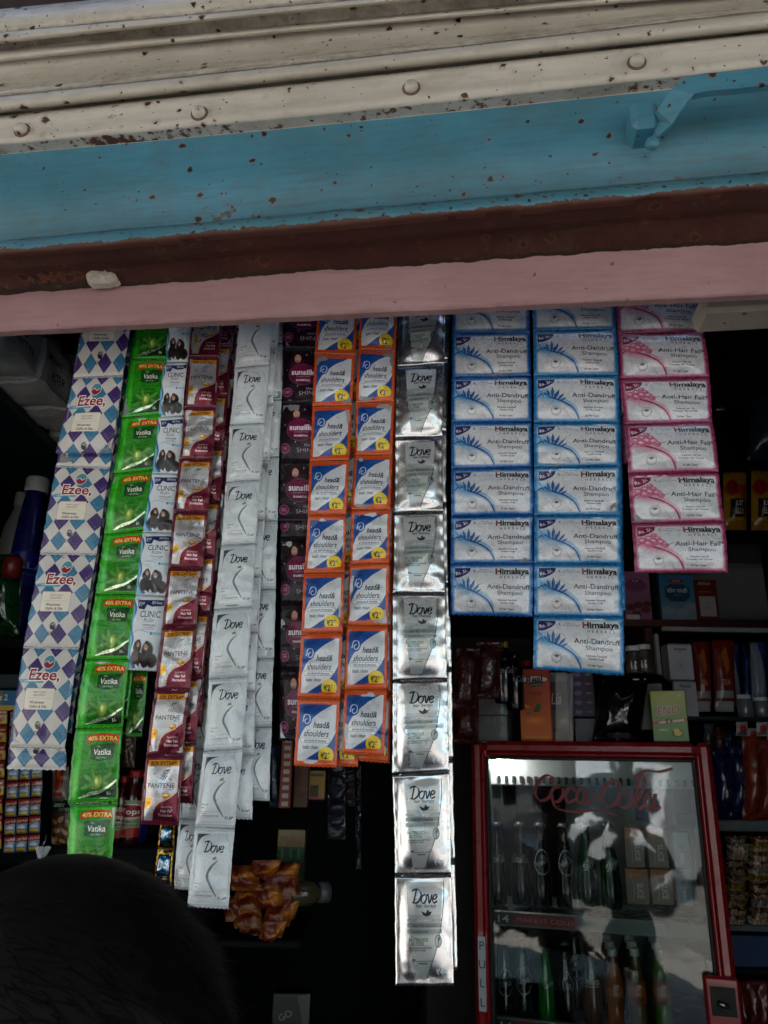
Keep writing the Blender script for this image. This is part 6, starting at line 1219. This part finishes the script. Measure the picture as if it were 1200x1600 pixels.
def labo(A): A.text('Labo Kesh', .5, .06, .055, (190, 170, 90), .01, shear=.15); A.text('BY MAHARANI HAIR OIL', .5, .12, .022, (180, 176, 150)); [A.rect(.12, .18 + k * .024, .12 + .5 * (.6 + .4 * math.sin(k * 2.3)), .187 + k * .024, (120, 118, 110), .7) for k in range(28)]; [A.rect(.72, .18 + k * .024, .72 + .18 * (.6 + .4 * math.sin(k * 3.1)), .187 + k * .024, (110, 106, 96), .7) for k in range(28)]; A.ring(.3, .5, .08, .01, (120, 120, 116))
carton('hair_oil_box', 'black box of hair oil with yellow lettering behind the green pouch', 'box', 28, 835, 78, 996, 1.82, .08, flat_art('labo_print', 220, 640, (12, 12, 13), labo, .3), blk)
grp = simple('green_pouch_clear', (16, 56, 26), .2, var=.6, scale=20, coat=.8); pouch('green_pouch', 'green plastic pouch with a red top standing in front of the black box', 'pouch', -14, 866, 30, 996, 1.74, grp, 300, bul=.03, crk=2.5)
b = MB(); c_ = P(20, 884, 1.70); b.lathe([(0, -.03), (.02, -.028), (.022, .012), (.016, .02), (.0, .022)], 14, M=Matrix.Translation(c_)); tag(b.build('red_cap', simple('cap_dark_red', (110, 20, 22), .35)), 'dark red cap of a small jar over the green pouch', 'cap')
# card and the gum sachet sheets
carton('display_card', 'blue card with a yellow corner pinned above the gum sachet sheets', 'card', -40, 1078, 30, 1110, 1.66, .004, flat_art('card_print', 256, 96, (30, 100, 150), lambda A: (A.rect(0, .0, .5, .5, (20, 70, 120)), A.oval(.3, .4, .3, .4, (190, 120, 40), soft=.3), A.text('Rs 2', .6, .35, .3, (220, 220, 210), .02), A.rect(0, .75, 1, 1, (196, 160, 40)))), wpan)
def gum(A): A.rect(0, 0, 1, .38, (150, 26, 26)); A.text('Cold Rub', .5, .2, .16, (220, 200, 190), .02, rot=-4); A.grad(0, .38, 1, 1, (110, 150, 180), (60, 100, 140)); A.rect(.14, .6, .86, .93, (200, 170, 40)); A.oval(.5, .6, .36, .16, (190, 200, 210)); A.text('Vaporub', .5, .68, .12, (30, 40, 90), .02); A.oval(.5, .9, .36, .06, (150, 120, 20)); A.rect(.0, .97, 1, 1, (40, 40, 50))
gm = [art_mat((lambda A: (gum(A), A)[1])(Art('gum_print', 96, 120, (120, 30, 30))), rough=.3, coat=.4)]
def gum2(A): A.rect(0, 0, 1, 1, (196, 156, 30)); A.rect(0, 0, 1, .45, (140, 26, 24)); A.text('Ginger', .5, .25, .16, (230, 210, 180), .02); A.oval(.5, .7, .3, .18, (150, 60, 30)); return A
gm.append(art_mat(gum2(Art('gum_print_b', 96, 120, (196, 156, 30))), rough=.3, coat=.4))
for (lab_, x0, x1, y0, y1, nc, nr, m, d, sl_) in (('sheet of small red and blue balm sachets right of the yellow ones', 15, 72, 1108, 1334, 3, 8, gm[0], 1.66, -.02), ('sheet of small yellow and red ginger sachets cut by the left edge', -42, 13, 1108, 1330, 3, 8, gm[1], 1.67, -.02)):
    o = empty('sachet_sheet', P((x0 + x1) / 2, y0, d), lab_, 'sachet sheet', 'sheets of little balm sachets'); w, h = (x1 - x0) / nc, (y1 - y0) / nr
    for r_ in range(nr):
        for c in range(nc):
            xx, yy = x0 + c * w - r_ * 1.3, y0 + r_ * h + c * -1.5; q = [P(xx + .8, yy + .8, d), P(xx + w - .8, yy + .2, d), P(xx + w - 2, yy + h - 1, d), P(xx - .8, yy + h - .4, d)]
            link('small_sachet', sachet_mesh('small_sachet', q, [m, BF], 400 + r_ * 3 + c, nx=8, ny=8, bul=.004, crk=.4, zig=False), o)
# packets, ketchup, shelf under them
nam = flat_art('namkeen_print', 160, 320, (160, 150, 140), lambda A: (A.poly([(.2, .05), (.8, .05), (.7, .5), (.3, .6)], (190, 50, 20)), A.poly([(.3, .1), (.6, .1), (.5, .35)], (220, 150, 30)), A.rect(.2, .6, .7, .7, (190, 60, 40)), A.text('CRUNCH', .5, .85, .06, (60, 60, 60), .02, rot=70)), .3, .4)
cas = flat_art('cashew_print', 200, 260, (92, 60, 34), lambda A: (A.rect(0, 0, 1, .25, (24, 60, 30)), A.text('GREEN', .35, .08, .08, (220, 220, 200), .02), A.text('SALTED', .6, .18, .07, (220, 220, 200), .02), [A.oval(x, y, .14, .07, (196, 150, 90), a0=a) for x, y, a in ((.2, .45, 20), (.5, .4, -30), (.8, .5, 50), (.3, .65, 0), (.65, .68, 30), (.2, .85, -20), (.5, .88, 10), (.85, .82, 70))]), .3, .4)
pouch('snack_pouch', 'white snack packet with an orange flame, under the end of the argyle strip', 'packet', 82, 1198, 108, 1264, 1.88, nam, 310, bul=.012, crk=2); pouch('nut_pouch', 'clear packet of salted nuts with a green band left of the green strip', 'packet', 80, 1252, 118, 1322, 1.84, cas, 311, bul=.02, crk=2); pouch('nut_pouch', 'second packet of salted nuts just behind, nearer the green strip', 'packet', 100, 1250, 132, 1320, 1.87, cas, 312, bul=.02, crk=2)
board('shelf', 'dark teal shelf low at the left under the nut packets and ketchup bottle', -160, 1322, 352, 1352, 1.82, .3, dark_teal)
def tops(A): A.oval(.5, .3, .4, .2, (230, 226, 220)); A.oval(.5, .3, .36, .17, (150, 20, 24)); A.text('Tops', .5, .3, .15, (240, 236, 230), .02); A.text('TOMATO', .5, .58, .06, (30, 50, 20), .02); A.text('KETCHUP', .5, .68, .06, (30, 50, 20), .02); A.oval(.6, .88, .25, .14, (160, 30, 24))
tm_ = [flat_art('tops_print', 256, 256, (150, 160, 130), tops)]
bottle('ketchup bottle with a red cap and a round red emblem behind the green strip', 201, 1203, 1322, 1.88, simple('ketchup', (60, 14, 12), .12, coat=.6), simple('ketchup_cap', (150, 24, 26), .35), prof=[(0, 0), (.95, 0), (1, .02), (1, .62), (.85, .72), (.6, .82), (.6, .9)], ratio=.12, cap='screw', lab=tm_[0], lab_z=(.12, .6))
bottle('second ketchup bottle hidden between the green strip and the first', 184, 1212, 1322, 1.9, simple('ketchup_b', (70, 16, 12), .12, coat=.6), simple('ketchup_cap_b', (150, 24, 26), .35), prof=TALL, ratio=.12, cap='screw', lab=tm_[0], lab_z=(.12, .55))
carton('blue_box', 'thin royal blue box right of the ketchup bottle', 'box', 213, 1226, 222, 1322, 1.9, .06, simple('royal_blue', (22, 42, 140), .4), simple('royal_blue2', (20, 40, 130), .4))
for k, (x0, x1) in enumerate(((176, 195), (196, 214))): pouch('dark_red_packet', 'dark red coffee packet hanging below the low shelf, %s' % ('left', 'right')[k], 'packet', x0, 1354, x1, 1400, 1.86, flat_art('coffee_print_%d' % k, 96, 160, (70, 14, 20), lambda A: A.text('CAFE', .5, .4, .16, (170, 130, 110), .02, rot=80)), 320 + k, bul=.012)
# key ring on a hook
kb = MB(); c_ = P(70, 1322, 1.6); kb.tube([c_ + Vector((.0, 0, .02)), c_ + Vector((.004, -.01, .012)), c_ + Vector((0, -.012, 0))], .002, 6)
for k in range(6): kb.box(-.0035, .0035, -.001, .001, -.05, 0, M=Matrix.Translation(c_ + Vector((-.01 + .004 * k, -.012 + .002 * k, 0))) @ Matrix.Rotation(R(-25 + 10 * k), 4, 'Y'))
tag(kb.build('key_bunch', steel), 'small bunch of keys on a hook below the balm sachet sheets', 'keys')
# gold strip
def gold(A): A.rect(.1, .03, .9, .97, (14, 12, 12)); A.rect(.2, .2, .8, .68, (40, 110, 160)); A.text('M', .5, .42, .3, (200, 220, 235), .04, wide=1.2); A.text('Meera', .5, .11, .11, (200, 160, 70), .02, shear=.2); A.rect(.25, .74, .75, .76, (160, 150, 120)); A.rect(.25, .8, .75, .82, (160, 150, 120)); A.rect(.3, .86, .7, .88, (160, 150, 120)); return A
Mg = art_mat(gold(Art('gold_print', 128, 240, (190, 150, 60), .2)), rough=.25, metal=.2, bump=.4)
strip('sachet_strip', 'narrow gold and black sachet strip with blue squares at the foot of the maroon strip', 'sachet strip', [(1180, 262, 1180, 283), (1232, 257, 1232, 279), (1284, 252, 1284, 275), (1325, 247, 1327, 272), (1382, 242, 1385, 268)], DS + .05, [Mg, BF], G, seed=30, bul=.003)
# ------------------------------------------------------------------ middle: things behind the strips
odr = simple('snack_orange', (168, 92, 26), .25, var=.5, scale=30, coat=.6, bump=.3)
od = [flat_art('crisp_print_%d' % k, 128, 96, c, lambda A: (A.oval(.4, .5, .3, .4, (96, 24, 14), soft=.5), A.oval(.8, .3, .2, .2, (190, 120, 40), soft=.6), A.text('Kurkure', .5, .45, .17, (200, 120, 40), .03, rot=-8), A.rect(0, .85, 1, 1, (120, 70, 20))), .4, .15) for k, c in enumerate(((130, 60, 16), (112, 40, 14), (140, 80, 24)))]
pos = [(362, 1352, 412, 1392), (408, 1348, 458, 1390), (358, 1384, 404, 1424), (400, 1380, 448, 1420), (440, 1362, 466, 1400), (366, 1416, 412, 1450), (408, 1412, 452, 1448), (372, 1440, 410, 1470), (404, 1440, 440, 1466), (384, 1344, 430, 1372), (352, 1400, 380, 1440), (430, 1400, 460, 1436)]
wp = ('at the top left', 'at the top right', 'at the left below the top', 'in the middle', 'at the right rim', 'low at the left', 'low in the middle', 'at the bottom left', 'at the bottom', 'at the back on top', 'at the far left', 'low at the right')
for k, (x0, y0, x1, y1) in enumerate(pos): pouch('crisp_packet', 'orange crisp packet in the heap %s' % wp[k], 'packet', x0, y0, x1, y1, 1.95 + .02 * (k % 4), od[k % 3], 330 + k, lean=rng.uniform(-16, 16), bul=.018, crk=4, foot=rng.uniform(-.06, .06), group='orange crisp packets in a heap')
board('counter_shelf', 'dark shelf under the heap of orange crisp packets', 340, 1470, 470, 1482, 1.96, .35, dark_teal)
carton('offer_box', 'small box with a yellow FREE panel over green bottles', 'box', 432, 1296, 476, 1380, 2.2, .05, flat_art('free_print', 200, 360, (22, 60, 30), lambda A: (A.rect(0, 0, 1, .33, (120, 100, 30)), A.text('FREE', .4, .17, .1, (120, 30, 30), .03), A.text('10%', .8, .25, .05, (60, 40, 30)), [(A.oval(x, .7, .12, .2, (10, 40, 20)), A.rect(x - .05, .35, x + .05, .55, (60, 110, 60))) for x in (.2, .5, .78)]), .3, .3), simple('free_side', (60, 60, 40)))
b = MB(); pz = P(452, 1396, 2.0); pe = P(512, 1394, 2.05); dr = (pe - pz); b.tube([pz, pz + dr * .55, pz + dr * .68, pz + dr * .75], [.028, .028, .02, .016], 18); 
bo = empty('lying_bottle', pz, 'clear plastic bottle with a pale cap lying beside the orange crisp packets', 'bottle'); b.build('body', simple('cloudy_plastic', (70, 66, 44), .15, coat=.5), bo); b = MB(); b.tube([pz + dr * .755, pz + dr], .023, 18); b.build('cap', simple('pale_cap', (84, 88, 88), .4), bo)
def sq(A):
    for k in range(9): A.rect(.25, .03 + k * .11, .8, .09 + k * .11, (170, 168, 160))
carton('gum_strip', 'orange strip with pale squares hanging below the black sachets', 'strip', 438, 1150, 456, 1263, 1.9, .004, flat_art('squares_print', 64, 400, (130, 52, 24), sq), simple('gum_side', (110, 44, 20)))
carton('snack_carton', 'brown carton hanging below the orange bordered sachets', 'carton', 459, 1190, 482, 1262, 1.98, .03, simple('dark_amber', (80, 44, 20), .4, var=.5, scale=60), brownwood)
carton('snack_carton', 'small yellow carton below the orange bordered sachets', 'carton', 482, 1204, 508, 1250, 2.0, .03, flat_art('yellow_print', 96, 160, (150, 120, 40), lambda A: (A.rect(.1, .5, .6, .9, (50, 30, 20)), A.rect(.1, .1, .9, .2, (60, 50, 30)), A.rect(0, .92, 1, 1, (150, 60, 80)))), brownwood)
pouch('soap_pouch', 'dark blue and green round printed pouch left of the orange strip', 'pouch', 421, 1165, 438, 1262, 1.94, flat_art('soap_print', 96, 320, (16, 30, 56), lambda A: (A.oval(.5, .35, .4, .1, (20, 90, 60)), A.ring(.5, .55, .4, .03, (130, 60, 60), ry=.4), A.text('Max', .5, .55, .05, (170, 170, 180), .02)), .3, .3), 350, bul=.01)
dk = [simple('dim_print_%d' % k, c, .35, var=.5, scale=80) for k, c in enumerate(((34, 36, 44), (44, 30, 28)))]
for k, (x0, x1, y0, y1, ttl) in enumerate(((512, 540, 1190, 1312, 'dim grey sachet strip under the orange bordered strips, left one'), (538, 554, 1200, 1260, 'dim grey sachet strip under the orange bordered strips, short one'), (556, 564, 1195, 1358, 'thin brown sachet strip hanging alone left of the silver strip'))):
    strip('dim_strip', ttl, 'sachet strip', [(y0 + (y1 - y0) * i / 6, x0, y0 + (y1 - y0) * i / 6, x1) for i in range(7)], 2.1 + .02 * k, [dk[k % 2], BF], 'dim strips in the back of the shop', seed=60 + k, t=0, bul=.006)
carton('cigarette_box', 'black and white box low in the dark middle of the shop', 'box', 424, 1552, 484, 1640, 2.1, .06, flat_art('low_box_print', 160, 240, (14, 14, 16), lambda A: (A.poly([(.65, .05), (.98, 0), (.98, 1), (.6, .9), (.8, .5)], (64, 66, 66)), A.text('GO', .35, .4, .12, (110, 110, 110), .02, rot=-30)), .35), blk)
# tall dark cupboard at the back of the shop and shelving above the cooler
cb = MB(); cb.box(-1.55, -.55, 2.35, 3.4, .12, 2.75); tag(cb.build('back_cupboard', dark_teal), 'dark teal cupboard filling the left back corner of the shop', 'cupboard')
cb = MB(); cb.box(.15, .62, 2.72, 3.0, .12, 2.28, c=.01); tag(cb.build('cooler_shelf_unit', simple('dull_brown_board', (24, 13, 10), .7, var=.3)), 'brown shelf unit behind the chilli bags above the cooler', 'cupboard')

# unseen counter below the picture, added to keep ground bounce out of the shop
cn = empty('counter', (-.7, 1.45, .12), 'unseen brown wooden counter with a glass top, added to block bounced light', 'counter')
b = MB(); b.box(-1.55, .28, 1.31, 1.72, .12, 1.12, c=.006); b.build('body', brownwood, cn); b = MB(); b.box(-1.62, .3, 1.27, 1.74, 1.123, 1.14, c=.003); b.build('top', sg, cn)
b = MB(); b.box(.34, 2.04, 1.12, 1.4, .12, .8, c=.006); o = b.build('blocker_bench', brownwood); tag(o, 'low brown bench below the picture, added to block bounced light', 'bench')  # unseen bench, added to close the lower front against bounced light
# more stock crowding the dark shelves
for k, (px, w, y0, y1, d, c) in enumerate(((842, 26, 1000, 1044, 2.4, (50, 44, 36)), (872, 24, 1004, 1046, 2.42, (70, 30, 20)), (900, 26, 1002, 1044, 2.4, (44, 46, 50)), (926, 24, 1000, 1046, 2.44, (80, 60, 30)))):
    jar('dim jar on the shelf behind the juice carton, %s from the left' % ('first', 'second', 'third', 'fourth')[k], px, w, y0, y1, d, simple('dim_jar_%d' % k, c, .15, var=.4, scale=60, coat=.6), wcap if k % 2 else darksteel, group='dim jars behind the juice carton')
for k in range(6):
    x0 = 1098 + 17 * k; pouch('dim_packet', 'dim packet hanging under the case shelf, %s from the left' % ('first', 'second', 'third', 'fourth', 'fifth', 'sixth')[k], 'packet', x0, 1130 + (k % 3) * 5, x0 + 16, 1172 + (k % 2) * 9, 2.5 + .01 * k, simple('dim_packet_%d' % k, ((70, 74, 80), (90, 40, 24), (30, 40, 90), (84, 80, 70), (24, 50, 60), (96, 50, 30))[k], .25, var=.4, scale=50, coat=.5), 500 + k, lean=2, crk=2, group='dim packets under the case shelf')
for k in range(5):
    x0 = 92 + 24 * k; pouch('dim_packet', 'dim packet hanging at the back left between shelf and strips, %s from the left' % ('first', 'second', 'third', 'fourth', 'fifth')[k], 'packet', x0, 1130 + (k % 3) * 12, x0 + 22, 1200 + (k % 2) * 14, 2.1, simple('left_packet_%d' % k, ((80, 50, 30), (60, 64, 70), (90, 24, 20), (34, 60, 34), (70, 60, 30))[k], .25, var=.4, scale=50, coat=.5), 520 + k, lean=3, crk=2, group='dim packets at the back left')
